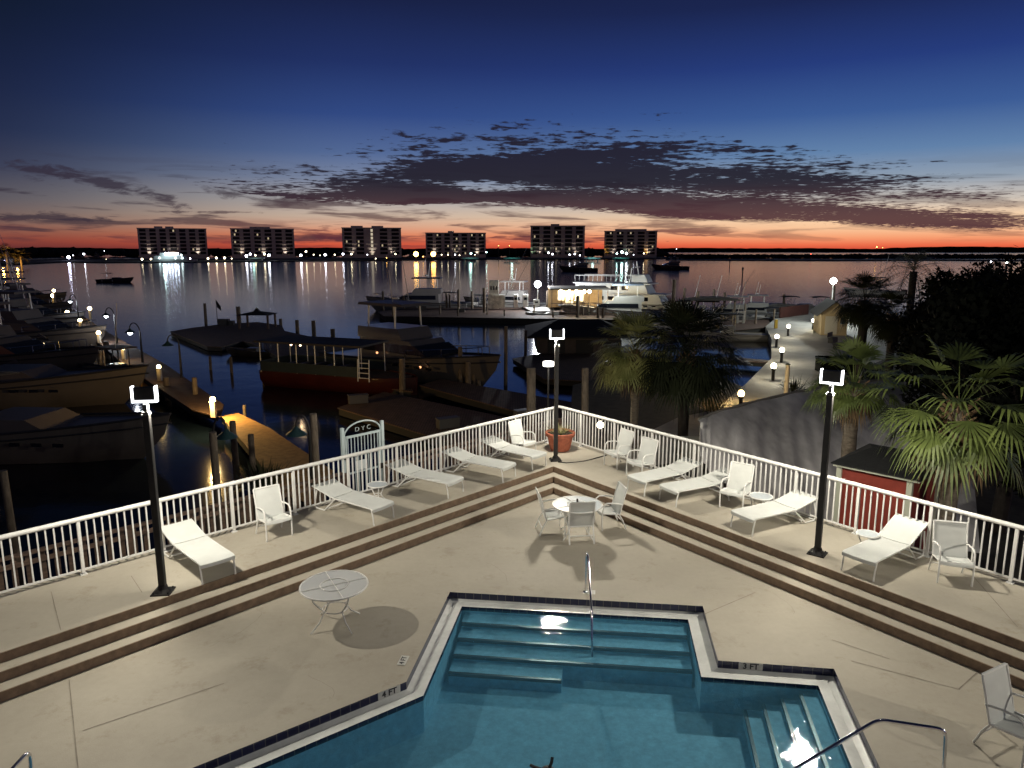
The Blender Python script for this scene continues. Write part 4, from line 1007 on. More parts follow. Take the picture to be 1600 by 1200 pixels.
for (px, py, z_, rz, lab) in ((560,630,-3.2,.4,'pale dock box at the left end of the brown floating dock'),(700,668,-3.2,.5,'pale dock box in the middle of the brown floating dock'),(500,545,-3.2,.6,'dock box behind the red tour boat'),(820,655,-3.0,.5,'dock box near the terrace corner'),(660,484,-2.9,0,'dock box on the far pier near the grey trawler'),(720,488,-2.9,0,'dock box on the far pier near the small white boats')):
    g = G(px, py, z_); t = thing('dock_box', lab, 'dock box', g, rz, 'dock boxes'); MB().box(0,0,.25,1.2,.5,.5).build('box_body', mat('box_fibreglass',(.07,.065,.06),.5), t, bevel=.03); MB().box(0,0,.53,1.26,.56,.07).build('lid', mat('box_fibreglass',(.07,.065,.06),.5), t, bevel=.02)
# long low canopy on the right
p = G(1113,505,WZ); t = thing('dock_canopy', 'long low brown canopy over the right-hand slips', 'canopy', p)
z_ = ZT(468,p.y)-WZ; m = MB(); wd = 42*p.y/F; frustum(m,-wd,wd,2.6,z_,z_+.35,2.5,2.5,.8); m.build('roof', mat('canopy_brown',(.05,.042,.035),.8), t)
for s_ in (-1,0,1): MB().cyl((s_*wd*.8,0,0),(s_*wd*.8,0,z_),.15,n=8).build('post', PILE, t)
# fuel dock kiosk: white tower and pumps
WL = mat('lit_white_panel', (.78,.78,.74), .5, var=.1, scale=1)
p = G(772,484,-2.9); t = thing('white_dock_tower', 'white latticed tower of a boat standing beside the fuel dock', 'tower', p); z_ = ZT(436,p.y)-p.z; k = p.y/F
m = MB(); m.box(0,0,z_*.5,15*k,1.2,z_*.92); m.box(4*k,0,z_*.28,26*k,1.4,z_*.42); m.build('tower_wall', mat('tower_white',(.55,.54,.48),.6,var=.45,scale=1.4), t)
m = MB()
for q in range(6): m.box((-4+4*(q%3))*k,-.62,z_*(.42+.3*(q//3)),1.6*k,.1,z_*.13)
m.build('openings', GLASS, t)
for px, w_, lab in ((806,4,'slim white fuel cabinet, left one of the pair by the lamp'),(821,5,'tall white fuel cabinet with a dark screen'),(838,6,'low white cabinets under the white lamp')):
    p = G(px,480,-2.5); t = thing('fuel_cabinet', lab, 'fuel cabinet', p); k = p.y/F; z_ = (20 if px < 830 else 12)*k
    MB().box(0,0,z_/2,w_*2*k*.8,.9,z_).build('cabinet', WL, t, bevel=.04); MB().box(0,-.47,z_*.68,w_*1.1*k*.8,.05,z_*.2).build('screen', GLASS, t)
# boathouse
p = G(900,552,-3.1); t = thing('boathouse', 'dark boathouse with a low hipped roof behind the middle lamp pole', 'boathouse', p); k = p.y/F
wl, wr = -62*k, 70*k; ze = ZT(524,p.y)-p.z; zr_ = ZT(498,p.y+4)-p.z
MB().add([(wl-.9,-1.2,ze),(wr+.9,-1.2,ze),(wr+.9,9,ze),(wl-.9,9,ze),(wl+2.2,3.5,zr_),(wr-1.5,3.5,zr_),(wl-.9,-1.2,ze-.15),(wr+.9,-1.2,ze-.15),(wr+.9,9,ze-.15),(wl-.9,9,ze-.15)],[(0,1,5,4),(1,2,5),(2,3,4,5),(3,0,4),(0,6,7,1),(1,7,8,2),(2,8,9,3),(3,9,6,0),(9,8,7,6)]).build('roof', ROOFD, t)
MB().b2(wl,wr,0,8,0,ze-.16).build('wall', mat('boathouse_wall',(.09,.07,.06),.85,var=.2,scale=2), t)
for i in range(3): MB().b2(wl+1+i*2.6,wl+2.6+i*2.6,-.03,.02,0,ze*.75).build('door', mat('dark_door',(.02,.02,.02),.7), t)
# lit restaurant pavilion
p = G(905,487,-2.6); t = thing('dockside_pavilion', 'brightly lit dockside pavilion with hanging signs and warm bulbs', 'pavilion', p); k = p.y/F
zz = lambda y: ZT(y,p.y)-p.z
MB().b2(-46*k,46*k,-1.5,7,zz(452),zz(450)).build('roof', mat('pavilion_roof',(.07,.06,.05),.8), t)
MB().b2(-45*k,44*k,6.5,6.8,0,zz(453)).build('wall', mat('pavilion_wall',(.50,.36,.20),.7,var=.35,scale=.5), t)
MB().b2(-45*k,44*k,-1.6,7,-.1,.1).build('floor', DOCK, t)
for i in range(7): MB().b2((-44+14.3*i)*k,(-43.2+14.3*i)*k,-1.4,-1.1,0,zz(453)).build('post', WOOD, t)
for i, (a, b_, c1_, c2_) in enumerate(((-32,-22,455,468),(-20,-8,456,478),(-5,8,455,470))): MB().b2(a*k,b_*k,2.0,2.2,zz(c2_+3),zz(c1_)).build('sign_panel', WL, t)
for i, x in enumerate((-30,-17,-6,6,14)): 
    MB().ball((x*k,-1.2,zz(455)),.25,8,5).build('bulb', emat('pavilion_bulb',(1,.85,.6),30,False), t)
for x in (-24,-2,20,38): point('pavilion_lamp', (x*k, 1.5, zz(457)), 420, (1,.78,.45), .3, t)
m = MB()
for i in range(14): m.b2((-44+6.6*i)*k,(-43.6+6.6*i)*k,-1.55,-1.5,.1,1.3)
m.b2(-45*k,44*k,-1.58,-1.48,1.25,1.35); m.build('rail', WOOD, t)
# ---------------------------------------------------------------- vegetation
def leafmat(name, c, c2, rough=.45):
    return mat(name, c, rough, var=.3, scale=.9, col2=c2, spec=.5 if c[0] > .02 else .08)
PALMG = leafmat('palm_green', (.045,.07,.02), (.17,.22,.06)); PALMD = leafmat('palm_shaded', (.014,.018,.010), (.03,.036,.018))  # PALMD: missing light on the unlit palms put into the frond colour
DEAD = leafmat('palm_dead', (.12,.075,.035), (.24,.16,.08), .8); LEAF = leafmat('tree_leaf_shaded', (.004,.005,.004), (.010,.012,.009), .9)  # LEAF: near-black, the thicket's lack of light put into the leaf colour
BARK = mat('palm_bark', (.15,.125,.095), .9, var=.4, scale=5, bump=1, bscale=14, stretch=(1,1,2.5))
DBARK = mat('dark_bark', (.03,.024,.02), .95, var=.3, scale=4, bump=.8, bscale=8)
def fan(m, base, d, pet, rad, rng, nl_=22, droop=.45, spread=2.5):
    d = Vector(d).normalized(); up = Vector((0,0,1)); s = d.cross(up).normalized(); n = s.cross(d).normalized()
    hub = Vector(base)+d*pet+Vector((0,0,-.06*pet)); w = .016
    m.add([Vector(base)-s*w, Vector(base)+s*w, hub+s*w*.6, hub-s*w*.6], [(0,1,2,3)])
    d2 = (d+Vector((0,0,-.35))).normalized(); n = s.cross(d2).normalized()
    for i in range(nl_):
        a = (i/(nl_-1)-.5)*spread; ln = rad*(.74+.26*cos(a*.8))*rng.uniform(.88,1.08)
        dd = d2*cos(a)+s*sin(a); side = (s*cos(a)-d2*sin(a))*(.023+.010*rad); p0 = hub; fold = n*(.012 if i % 2 else -.012)
        mid = hub+dd*ln*.58+n*.10*ln*abs(sin(a))+Vector((0,0,-droop*.10*ln)); tip = hub+dd*ln+Vector((0,0,-droop*ln*rng.uniform(.3,.8)))
        q = mid+(tip-mid)*.55+Vector((0,0,.03*ln))
        m.add([p0-side*.3, p0+side*.3, mid+side+fold, mid-side+fold, q+side*.55, q-side*.55, tip], [(0,1,2,3),(3,2,4,5),(5,4,6)])
def fan_palm(px, ypx, Y, ztop, R, label, nf=46, green=PALMG, seed=1, dead=14, trunk_r=.17, z0=GZ, lean=0, bottom=None, trunk=BARK, fall=0, deadm=None):
    rng = random.Random(seed); p = Vector((XA(px, Y, ypx), Y, z0)); hh = ztop-z0
    t = thing('palm_tree', label, 'palm tree', p, rng.uniform(0,6)); pts = [(lean*sin(k/8*pi/2), 0, hh*k/8-.1) for k in range(9)]
    m = MB(); m.tube(pts, [trunk_r*(1.25 if k == 0 else 1.0+.06*(k % 2)) for k in range(9)], 12); tr = m.build('trunk', trunk, t, smooth=True)
    m = MB()
    for k in range(40):     # old leaf bases under the crown
        a = k*2.4; z_ = hh-1.0+1.0*k/40; r = trunk_r*1.0; b = Vector((lean+r*cos(a), r*sin(a), z_)); e = b+Vector((cos(a),sin(a),.9))*.22
        m.cyl(b, e, .04, .02, 4)
    m.build('boots', mat('palm_boots',(.20,.13,.07),.9,var=.4,scale=6), t)
    top = Vector((lean, 0, hh)); m = MB()
    for i in range(nf):
        a = i*2.39996+rng.uniform(-.2,.2); e = 1.35-2.0*(i/nf)**.85+rng.uniform(-.12,.12)-fall
        fan(m, top+Vector((cos(a),sin(a),0))*.08, (cos(a)*cos(e), sin(a)*cos(e), sin(e)), R*rng.uniform(.40,.66), R*rng.uniform(.40,.52), rng, rng.choice((16,18,20)), droop=.22+.55*(i/nf))
    m.build('crown', green, t)
    if dead:
        m = MB()
        for i in range(dead):
            a = i*2.39996; e = -1.05+rng.uniform(-.25,.2)
            fan(m, top+Vector((cos(a),sin(a),0))*.1, (cos(a)*cos(e), sin(a)*cos(e), sin(e)), R*.34, R*.42, rng, 14, .9, 2.0)
        m.build('dead_fronds', deadm or DEAD, t)
    return t
fan_palm(994,560,32.0,1.85,2.15,'fan palm with lit yellow-green fronds just right of the middle lamp pole',64,green=leafmat('palm_lamplit',(.14,.16,.04),(.36,.36,.13)),seed=3,dead=20,fall=.15)  # lamp glow on this crown is put into its yellower frond colour
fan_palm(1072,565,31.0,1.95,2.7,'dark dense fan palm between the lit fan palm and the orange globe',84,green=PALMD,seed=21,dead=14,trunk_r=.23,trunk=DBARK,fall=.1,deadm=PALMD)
fan_palm(1335,600,21.5,2.35,1.45,'fan palm with a grey trunk in front of the canvas, beside the right lamp pole',36,seed=5,dead=8,trunk_r=.2)
fan_palm(1500,620,17.2,2.62,2.15,'big bright green fan palm over the red shed at the right',34,seed=11,dead=12,trunk_r=.21,fall=.22)
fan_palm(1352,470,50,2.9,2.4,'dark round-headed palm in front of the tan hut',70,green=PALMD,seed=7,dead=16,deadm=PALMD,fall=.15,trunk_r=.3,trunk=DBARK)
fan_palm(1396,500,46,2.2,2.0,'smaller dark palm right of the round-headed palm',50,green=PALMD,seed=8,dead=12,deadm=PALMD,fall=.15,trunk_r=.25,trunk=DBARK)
0 and fan_palm(1480,700,15.5,.2,1.3,'low dark palmetto below the big green fan palm',22,green=PALMD,seed=9,dead=0,trunk_r=.12)
def date_palm(px, Y, ztop, R, label, seed=2, n=38):
    rng = random.Random(seed); p = Vector((XA(px, Y, 450), Y, GZ)); hh = ztop-GZ; t = thing('date_palm', label, 'palm tree', p)
    m = MB(); m.tube([(0,0,hh*k/6) for k in range(7)], .28, 10); m.build('trunk', DBARK, t, smooth=True); m = MB()
    for i in range(n):
        a = i*2.4; e = 1.3-1.7*(i/n)+rng.uniform(-.1,.1); d = Vector((cos(a)*cos(e), sin(a)*cos(e), sin(e))); L_ = R*rng.uniform(.85,1.1); s = d.cross(Vector((0,0,1))).normalized(); prev = Vector((0,0,hh))
        for k in range(1, 15):
            f = k/14; q = Vector((0,0,hh))+d*L_*f+Vector((0,0,-.75*L_*f*f)); tg = (q-prev).normalized()
            m.add([prev-s*.02, prev+s*.02, q+s*.02, q-s*.02], [(0,1,2,3)])
            for sg in (-1, 1):
                ll = L_*.20*sin(pi*min(f*.9+.08,1))+.1; tip = q+(s*sg*.8+tg*.7+Vector((0,0,-.15)))*ll; m.add([q-tg*.03, q+tg*.03, tip], [(0,1,2)])
            prev = q
    m.build('crown', leafmat('date_palm_leaf',(.05,.06,.035),(.12,.13,.08)), t); return t
date_palm(1425,58,4.6,4.6,'feathery date palm lit from the side, behind the dark fan palms')
def leafy_tree(px, Y, zc, rx, rz, label, seed=1, n=2600, leaf=.16, z0=GZ, name='leafy_tree', cat='tree', mt=None, trunk=True, clumps=26, bark=DBARK, tr=.22):
    rng = random.Random(seed); p = Vector((XA(px, Y, 500), Y, z0)); t = thing(name, label, cat, p); zc -= z0
    cl = []
    for i in range(clumps):
        a = rng.uniform(0,2*pi); u = rng.uniform(-1,1); q = sqrt(1-u*u); r = rng.uniform(.45,.95)
        cl.append((Vector((rx*r*q*cos(a), rx*r*q*sin(a), zc+rz*r*u)), rng.uniform(.22,.42)*min(rx,rz)*1.1))
    m = MB()
    for i in range(n):
        c, r = rng.choice(cl); d = Vector((rng.gauss(0,1), rng.gauss(0,1), rng.gauss(0,1))).normalized(); q = c+d*r*rng.uniform(.6,1.12)
        a = Vector((rng.gauss(0,1), rng.gauss(0,1), rng.gauss(0,1))).normalized(); b = a.cross(d).normalized(); l = leaf*rng.uniform(.6,1.4)
        m.add([q, q+a*l*.5+b*l*.3, q+a*l, q+a*l*.5-b*l*.3], [(0,1,2,3)])
    m.build('crown' if trunk else 'foliage', mt or LEAF, t)
    if trunk:
        m = MB(); m.tube([(0,0,-.1),(.1,0,zc*.35),(0,.1,zc)], [tr*1.2,tr,tr*.6], 9)
        for c, r in cl[:9]: m.tube([(0,0,zc*.5), c*.5+Vector((0,0,zc*.35)), c], [tr*.45,tr*.3,tr*.1], 5)
        m.build('trunk', bark, t, smooth=True)
    return t
0 and leafy_tree(1072,30.5,1.3,2.0,1.9,'dense dark tree between the lit fan palm and the orange globe light',21,5200,.17,clumps=34,tr=.24)
rng0 = random.Random(4)
for (px, Y, zc, rx, rz, lab, sd) in ((1590,34,3.0,3.4,3.0,'tallest dark tree at the right edge, against the sunset',31),(1545,30,2.0,3.4,2.8,'broad dark tree in the middle of the right-hand thicket',32),(1508,40,2.6,3.0,2.6,'dark tree behind the bright fan palm, left part of the thicket',33),
    (1600,22,2.5,2.8,3.0,'near dark tree filling the right edge above the railing',34),(1540,58,2.6,5.0,2.6,'far dark tree on the right shore under the white house lights',35),(1470,46,.3,2.8,2.6,'low dark tree behind the trunks of the fan palms',36)
    ):
    leafy_tree(px, Y, zc, rx, rz, lab, sd, 9500, .24, clumps=44)
# bare twiggy tree top
p = Vector((XA(1578,34),34,4)); t = thing('bare_tree', 'bare twiggy tree top against the sunset at the right edge', 'tree', Vector((XA(1578,33),33,GZ))); m = MB(); rg = random.Random(5)
m.tube([(0,0,0),(.1,0,5),(0,0,7.6)],[.2,.14,.05],6)
for i in range(26):
    a = rg.uniform(0,6.28); z_ = rg.uniform(6.2,8.0); q = Vector((0,0,z_)); 
    for k in range(3):
        r = q+Vector((cos(a),sin(a),.5))*rg.uniform(.3,.55); m.cyl(q,r,.03-.008*k,.02-.006*k,4); q = r; a += rg.uniform(-.7,.7)
m.build('trunk', DBARK, t)
def tuft(px, py, label, n, ln, z0=GZ, mt=PALMD, seed=1, name='spiky_shrub', spread=.8):
    rng = random.Random(seed); p = G(px, py, z0); t = thing(name, label, 'shrub', p); m = MB()
    for i in range(n):
        a = rng.uniform(0,2*pi); e = rng.uniform(.3,1.5); r0 = rng.uniform(0,spread); blade(m, (r0*cos(a),r0*sin(a),0), (cos(a)*cos(e),sin(a)*cos(e),sin(e)), ln*rng.uniform(.6,1.1), .035, rng.uniform(.1,.5))
    m.build('foliage', mt, t); return t
p = G(415,742,GZ)
tuft(412,760,'dark spiky shrub at the near end of the lit dock',240,1.5,-3.0,PALMG if False else leafmat('shrub_green',(.02,.028,.014),(.05,.06,.03)),2)
tuft(1365,588,'grass clump at the foot of the round-headed palm',160,1.5,seed=4)
tuft(1240,610,'spiky shrub at the left foot of the grey-trunked palm',130,1.2,seed=5,mt=leafmat('shrub_green',(.02,.028,.014),(.05,.06,.03)))
tuft(1290,612,'spiky shrub behind the right lamp head',150,1.3,seed=6,mt=leafmat('shrub_green',(.02,.028,.014),(.05,.06,.03)))
tuft(1410,600,'dark spiky shrub between the palms and the thicket',180,1.6,seed=7)
tuft(1115,640,'dry-tipped spiky shrub by the orange globe light',120,1.0,seed=8,mt=DEAD)
# hedge box
hp = G(1306,580,GZ); t = thing('hedge', 'dark clipped box hedge behind the right lamp head', 'hedge', hp); m = MB(); rg = random.Random(3)
for i in range(2600):
    x, y, z = rg.uniform(-1.4,1.4), rg.uniform(-.6,.6), rg.uniform(0,1.0); f = rg.choice((0,1,2))
    if f == 0: y = -.6
    elif f == 1: z = 1.0
    l = .1; m.add([(x,y,z),(x+l*rg.uniform(-1,1),y+rg.uniform(-l,l),z+l),(x+l,y+rg.uniform(-l,l),z+l*rg.uniform(-1,1))],[(0,1,2)])
m.build('foliage', LEAF, t); MB().b2(-1.35,1.35,-.55,.55,0,.95).build('core', LEAF, t)
# ---------------------------------------------------------------- hut, shed, canvas
p = G(1302,524,GZ); t = thing('hut', 'small tan gabled hut on the promenade by the tall lamp', 'hut', p, radians(-14)); k = p.y/F
w_ = 19*k; ze = ZT(490,p.y)-GZ; zr_ = ZT(472,p.y)-GZ; TAN = mat('tan_boards', (.46,.36,.20), .8, var=.15, scale=1.5, bump=.4, bscale=4)
MB().add([(-w_,0,0),(w_,0,0),(w_,5,0),(-w_,5,0),(-w_,0,ze),(w_,0,ze),(w_,5,ze),(-w_,5,ze),(0,0,zr_),(0,5,zr_)],[(0,1,5,8,4),(1,2,6,5),(2,3,7,9,6),(3,0,4,7)]).build('wall', TAN, t)
m = MB()
for s_ in (-1,1): m.add([(0,-.4,zr_+.1),(s_*(w_+.5),-.4,ze-.2),(s_*(w_+.5),5.4,ze-.2),(0,5.4,zr_+.1),(0,-.4,zr_+.02),(s_*(w_+.5),-.4,ze-.3),(s_*(w_+.5),5.4,ze-.3),(0,5.4,zr_+.02)],[(0,1,2,3),(4,7,6,5),(0,4,5,1),(1,5,6,2),(2,6,7,3)])
m.build('roof', mat('hut_roof',(.10,.10,.09),.8), t)
MB().b2(-.9,.3,-.04,.02,.1,2.0).build('door', mat('hut_door',(.55,.52,.42),.7), t)
MB().b2(w_*.45,w_*.8,-.04,.02,1.2,1.9).build('window', GLASS, t)
# red shed
Yn = 17.0
def SP(px, py, Y): return PY(px, py, Y)
cN = SP(1437,752,Yn); fL = SP(1302,722,Yn+1.5); rR = SP(1484,729,Yn+1.9)
t = thing('shed', 'red shed with a black roof and white corner boards behind the right railing', 'shed', Vector((cN.x, cN.y, GZ)), atan2(fL.y-cN.y, fL.x-cN.x))
u = Vector((fL.x-cN.x, fL.y-cN.y)).length; v = 2.65
ze = cN.z-GZ; RS = mat('red_boards', (.26,.04,.025), .7, var=.18, scale=2, bump=.3, bscale=5); TR = mat('shed_trim', (.50,.52,.42), .6)
# local x runs left along the front, local -y runs away from the viewer
MB().b2(.25,u-.12,-v+.2,-.18,0,ze-.06).build('wall', RS, t)
for x, y in ((.25,-.18),(u-.12,-.18),(.25,-v+.2)): MB().box(x,y,(ze-.06)/2,.13,.13,ze-.06).build('corner_board', TR, t)
MB().b2(0,u,-v,0,ze-.06,ze).build('fascia', TR, t)
MB().add([(-.05,.05,ze+.003),(u+.05,.05,ze+.003),(u+.05,-v-.05,ze+.003),(-.05,-v-.05,ze+.003),(.5,-v*.5,ze+.30),(u-.5,-v*.5,ze+.30),(-.05,.05,ze+.03),(u+.05,.05,ze+.03),(u+.05,-v-.05,ze+.03),(-.05,-v-.05,ze+.03)],
   [(6,7,5,4),(7,8,5),(8,9,4,5),(9,6,4),(0,1,7,6),(1,2,8,7),(2,3,9,8),(3,0,6,9),(3,2,1,0)]).build('roof', ROOFD, t)
# grey canvas roof
t0 = Vector((0,0,0)); m = MB()
ridge = [SP(1092,657,27.5),SP(1110,648,28),SP(1165,632,29),SP(1215,620,30),SP(1262,610,31),SP(1330,598,32),SP(1420,592,33),SP(1500,590,34)]
eave = [SP(1094,712,24.4),SP(1112,745,23.6),SP(1175,775,22.6),SP(1240,800,21.8),SP(1300,815,21.2),SP(1370,830,20.8),SP(1450,850,20.4),SP(1530,870,20.2)]
base = Vector((ridge[3].x, 26, GZ)); t = thing('canvas_shelter', 'large grey stained canvas roof beyond the right railing', 'shelter', base)
def lerp(A, f):
    q = f*(len(A)-1); i = min(int(q), len(A)-2); r = q-i; return A[i]*(1-r)+A[i+1]*r
NU, NV = 90, 26; vs = []
for j in range(NV+1):
    g = j/NV
    for i in range(NU+1):
        f = i/NU; a = lerp(ridge, f); b = lerp(eave, f); q = a*(1-g)+b*g
        bul = .75*sin(pi*g)**.8; fold = .045*sin(f*95+3*sin(g*3))*(g**.7)+.03*sin(f*41+g*5)+.05*sin(f*17-g*4)*sin(g*pi)
        q = q+Vector((0,-.3,1)).normalized()*(bul*.35+fold); vs.append(q-base)
fs = [(j*(NU+1)+i, (j+1)*(NU+1)+i, (j+1)*(NU+1)+i+1, j*(NU+1)+i+1) for j in range(NV) for i in range(NU)]
CAN = mat('stained_canvas', (.45,.43,.44), .9, var=.45, scale=.45, col2=(.76,.74,.74), bump=.2, bscale=30, stretch=(1,.35,.35), detail=5)
MB().add(vs, fs).build('canvas', CAN, t, smooth=True)
m = MB(); m.tube([q-base+Vector((0,0,.03)) for q in ridge], .06, 6); m.build('ridge_pole', mat('pole_grey',(.2,.19,.17),.7), t, smooth=True)
q = SP(1096,672,26.3)-base; MB().cyl((q.x,q.y,0),(q.x,q.y,q.z+.3),.06).build('post', WHITE, t)
m = MB().b2(0,.9,0,.25,0,1.25); o = m.build('low_wall', mat('pale_wall',(.45,.44,.38),.8), None, SP(1066,700,29)*1.0); o.location.z = GZ; tag(o, 'short pale wall at the left end of the canvas shelter', 'wall')
# ---------------------------------------------------------------- lamps of the marina
def globe_light(px, py, label, col=(1,.86,.6), z0=GZ, hgt=.75, r=.17, e=14, power=40, base=None):
    # the globe sits hgt above the ground
    g = G(px, py, z0+hgt); p = Vector((g.x, g.y, z0)); t = thing('bollard_light', label, 'bollard light', p, 0, 'globe bollard lights')
    m = MB(); m.cyl((0,0,0),(0,0,hgt-r*1.3),.11,n=10); m.cyl((0,0,hgt-r*1.5),(0,0,hgt-r*.8),.15,n=10); m.build('bollard', IRON, t)
    MB().ball((0,0,hgt),r,14,8,1.15).build('globe', emat('globe_%d_%d' % (int(col[2]*100), e), col, e, False), t, smooth=True)
    point('globe_lamp', (0,0,hgt+r*1.6), power, col, .12, t); return t
globe_light(938,664,'globe bollard light just behind the railing, right of the planter',hgt=.8,r=.16,power=60)
globe_light(1158,615,'orange globe light beside the curved path, nearest the canvas',col=(1,.66,.26),hgt=.7,r=.19,power=420)
for (px, py, lab) in ((1209,572,'globe light nearest the viewer on the quay edge'),(1222,547,'globe light second along the quay edge'),(1214,526,'globe light third along the quay edge'),(1232,510,'globe light at the quay corner'),(1271,501,'globe light left of the tan hut')):
    globe_light(px, py, lab, hgt=1.0, r=.19, power=330, col=(1,.9,.66))
def street_lamp(px, pyl, pyb, side, label, col=(.86,.92,1), e=30, power=300, z0=-2.7, arm=.8, lit=True):
    g = G(px+side*0, pyb, z0); zt = ZT(pyl, g.y)-z0; k = g.y/F
    t = thing('street_lamp', label, 'street lamp', g, 0, 'gooseneck lamps of the docks')
    top = zt+.35; m = MB(); m.cyl((0,0,0),(0,0,zt*.9),.10,.06,8); pts = [(0,0,zt*.9)]+[(side*arm*.5*(1-cos(pi*i/8)), 0, zt*.9+ (top-zt*.9)*sin(pi*i/8)+ (zt-zt*.9)*(i/8)) for i in range(1,9)]
    m.tube(pts, .04, 6); m.build('pole', IRON, t, smooth=True); e_ = pts[-1]
    m = MB(); m.lathe([(.05,e_[2]+.05),(.12,e_[2]-.05),(.38,e_[2]-.25),(.40,e_[2]-.28)], 14, e_[0], 0); m.build('lamp_shade', mat('teal_enamel',(.015,.045,.05),.5), t, smooth=True)
    if lit:
        MB().ball((e_[0],0,e_[2]-.30),.17,10,6).build('bulb', emat('street_bulb', col, e, False), t, smooth=True); point('street_glow', (e_[0],0,e_[2]-.55), power, col, .15, t)
    return t
street_lamp(124,467,508,-1,'lit gooseneck lamp nearest the far end of the left dock',e=30)
street_lamp(183,489,537,-1,'brightest lit gooseneck lamp over the left dock',e=34,power=500)
street_lamp(223,514,566,-1,'dim gooseneck lamp with a single small bulb, right of the brightest one',e=5,power=25)
street_lamp(284,534,590,-1,'unlit gooseneck lamp over the dark water, left of the gazebo platform',lit=False)
t = street_lamp(340,672,770,1,'unlit teal gooseneck lamp just above the left railing',lit=False,arm=.5,z0=-2.7)
street_lamp(488,668,760,-1,'unlit gooseneck lamp beside the tall piling and the gate',lit=False,arm=.5,z0=-2.7)
def dock_light(px, py, label, e=26, col=(1,.93,.75), power=60, z0=-2.7, hgt=1.0, r=.14, post=True):
    g = G(px, py, z0+hgt); t = thing('dock_pedestal', label, 'dock light', Vector((g.x,g.y,z0)), 0, 'lit power pedestals on the left dock')
    m = MB(); m.box(0,0,hgt*.42,.26,.26,hgt*.84); m.box(0,0,hgt*.88,.32,.32,.05); m.build('pedestal', mat('pedestal_white',(.5,.45,.35),.6), t, bevel=.02)
    MB().ball((0,0,hgt),r,10,6).build('lamp', emat('pedestal_lamp', col, e, False), t, smooth=True); point('pedestal_glow', (0,-.45,hgt+.35), power*1.6, (1,.62,.2), .12, t); return t
dock_light(332,624,'lit pedestal on the yellow dock, nearest the gate',power=800,r=.15,col=(1,.80,.42))
dock_light(248,573,'lit pedestal just above the left lamp pole head',power=15,col=(.9,.96,1))
dock_light(192,543,'lit pedestal above the yellow transom',power=48,r=.2)
dock_light(154,520,'lit pedestal, third up the left dock from the transom boat',power=36,r=.2)
dock_light(125,501,'lit pedestal, fourth up the left dock',power=24,r=.22)
dock_light(105,488,'lit pedestal, fifth up the left dock',power=24,r=.24)
dock_light(83,462,'large white light at the far end of the left dock',power=90,r=.32,hgt=1.6)
dock_light(84,454,'smaller light above the large one at the far end of the left dock',power=30,r=.22,hgt=2.6)
dock_light(140,482,'small lone light beyond the left dock, over the water',power=20,r=.24,hgt=1.4,col=(1,.97,.9))
def tall_lamp(px, py, pyb, label, e=40, power=900, z0=GZ, r=.35, col=(.92,1,.95)):
    g = G(px, pyb, z0); zt = ZT(py, g.y)-z0; t = thing('lamp_post', label, 'lamp post', g)
    MB().cyl((0,0,0),(0,0,zt-.3),.09,.06,8).build('pole', WHITE, t); MB().lathe([(.05,zt-.35),(.2,zt-.2),(.2,zt-.1)],10).build('bracket', IRON, t)
    MB().ball((0,0,zt),r,12,8).build('globe', emat('tall_globe_%d' % e, col, e, False), t, smooth=True); point('post_lamp', (0,-.3,zt+r+.2), power, col, .3, t); return t
tall_lamp(1297,439,505,'very bright tall lamp above the tan hut',power=5000,r=.38,e=30)
tall_lamp(840,444,480,'bright white lamp on a thin pole on the fuel dock',power=5500,r=.5,z0=-2.5,col=(.93,.95,1))
# low flat path lamp behind the railing corner
g = PY(857,568,27); t = thing('path_lamp', 'flat rectangular lit lamp on a thin post just left of the middle lamp pole', 'lamp post', Vector((g.x,g.y,-3.0)))
MB().cyl((0,0,0),(0,0,g.z+3.0-.12),.035,n=8).build('pole', IRON, t); MB().lathe([(.05,g.z+2.82),(.17,g.z+2.88),(.20,g.z+2.90)],14).build('dish', IRON, t)
MB().cyl((0,0,g.z+2.91),(0,0,g.z+3.07),.205,n=16).build('lamp', emat('path_lamp_glow',(1,.96,.86),8,False), t)
point('path_glow',(0,-.35,g.z+3.0),60,(1,.95,.85),.1,t)
# yellow post, bollard, benches on the promenade
o = MB().box(0,0,.5,.3,.3,1.0).build('marker_post', mat('yellow_paint',(.5,.36,.05),.6), None, G(1212,513,GZ)); tag(o,'yellow marker post at the head of the inlet','post')
g = G(1228,617,GZ); t = thing('white_piling_post', 'white pole standing on the promenade right of the nearest quay globe', 'post', g); MB().cyl((0,0,0),(0,0,ZT(570,g.y)-GZ),.16,.13,10).build('shaft', WHITE, t, smooth=True)
MB().lathe([(.15,ZT(570,g.y)-GZ),(.15,ZT(570,g.y)-GZ+.06),(.001,ZT(570,g.y)-GZ+.12)],10).build('cap', mat('teal_enamel',(.015,.045,.05),.5), t)
for (px, py, lab) in ((1300,535,'dark park bench nearer the tan hut'),(1308,545,'dark park bench nearer the clipped hedge')):
    g = G(px, py, GZ); t = thing('park_bench', lab, 'bench', g, radians(50)); MB().box(0,0,.45,1.5,.45,.06).build('seat', IRON, t); MB().box(0,.24,.75,1.5,.05,.45).build('backrest', IRON, t)
    for s_ in (-.6,.6): MB().box(s_,0,.21,.06,.4,.42).build('leg', IRON, t)
# wooden bulkhead in red-brown beyond the quay corner
a = G(1218,497,GZ); b = G(1262,491,GZ); o = MB().box(0,0,.7,(b-a).length,.2,1.4).build('red_barrier', mat('red_brown_wall',(.05,.012,.007),.8,var=.3,scale=1), None, (a+b)/2, atan2((b-a).y,(b-a).x)); tag(o,'low red-brown barrier behind the quay corner globes','barrier')
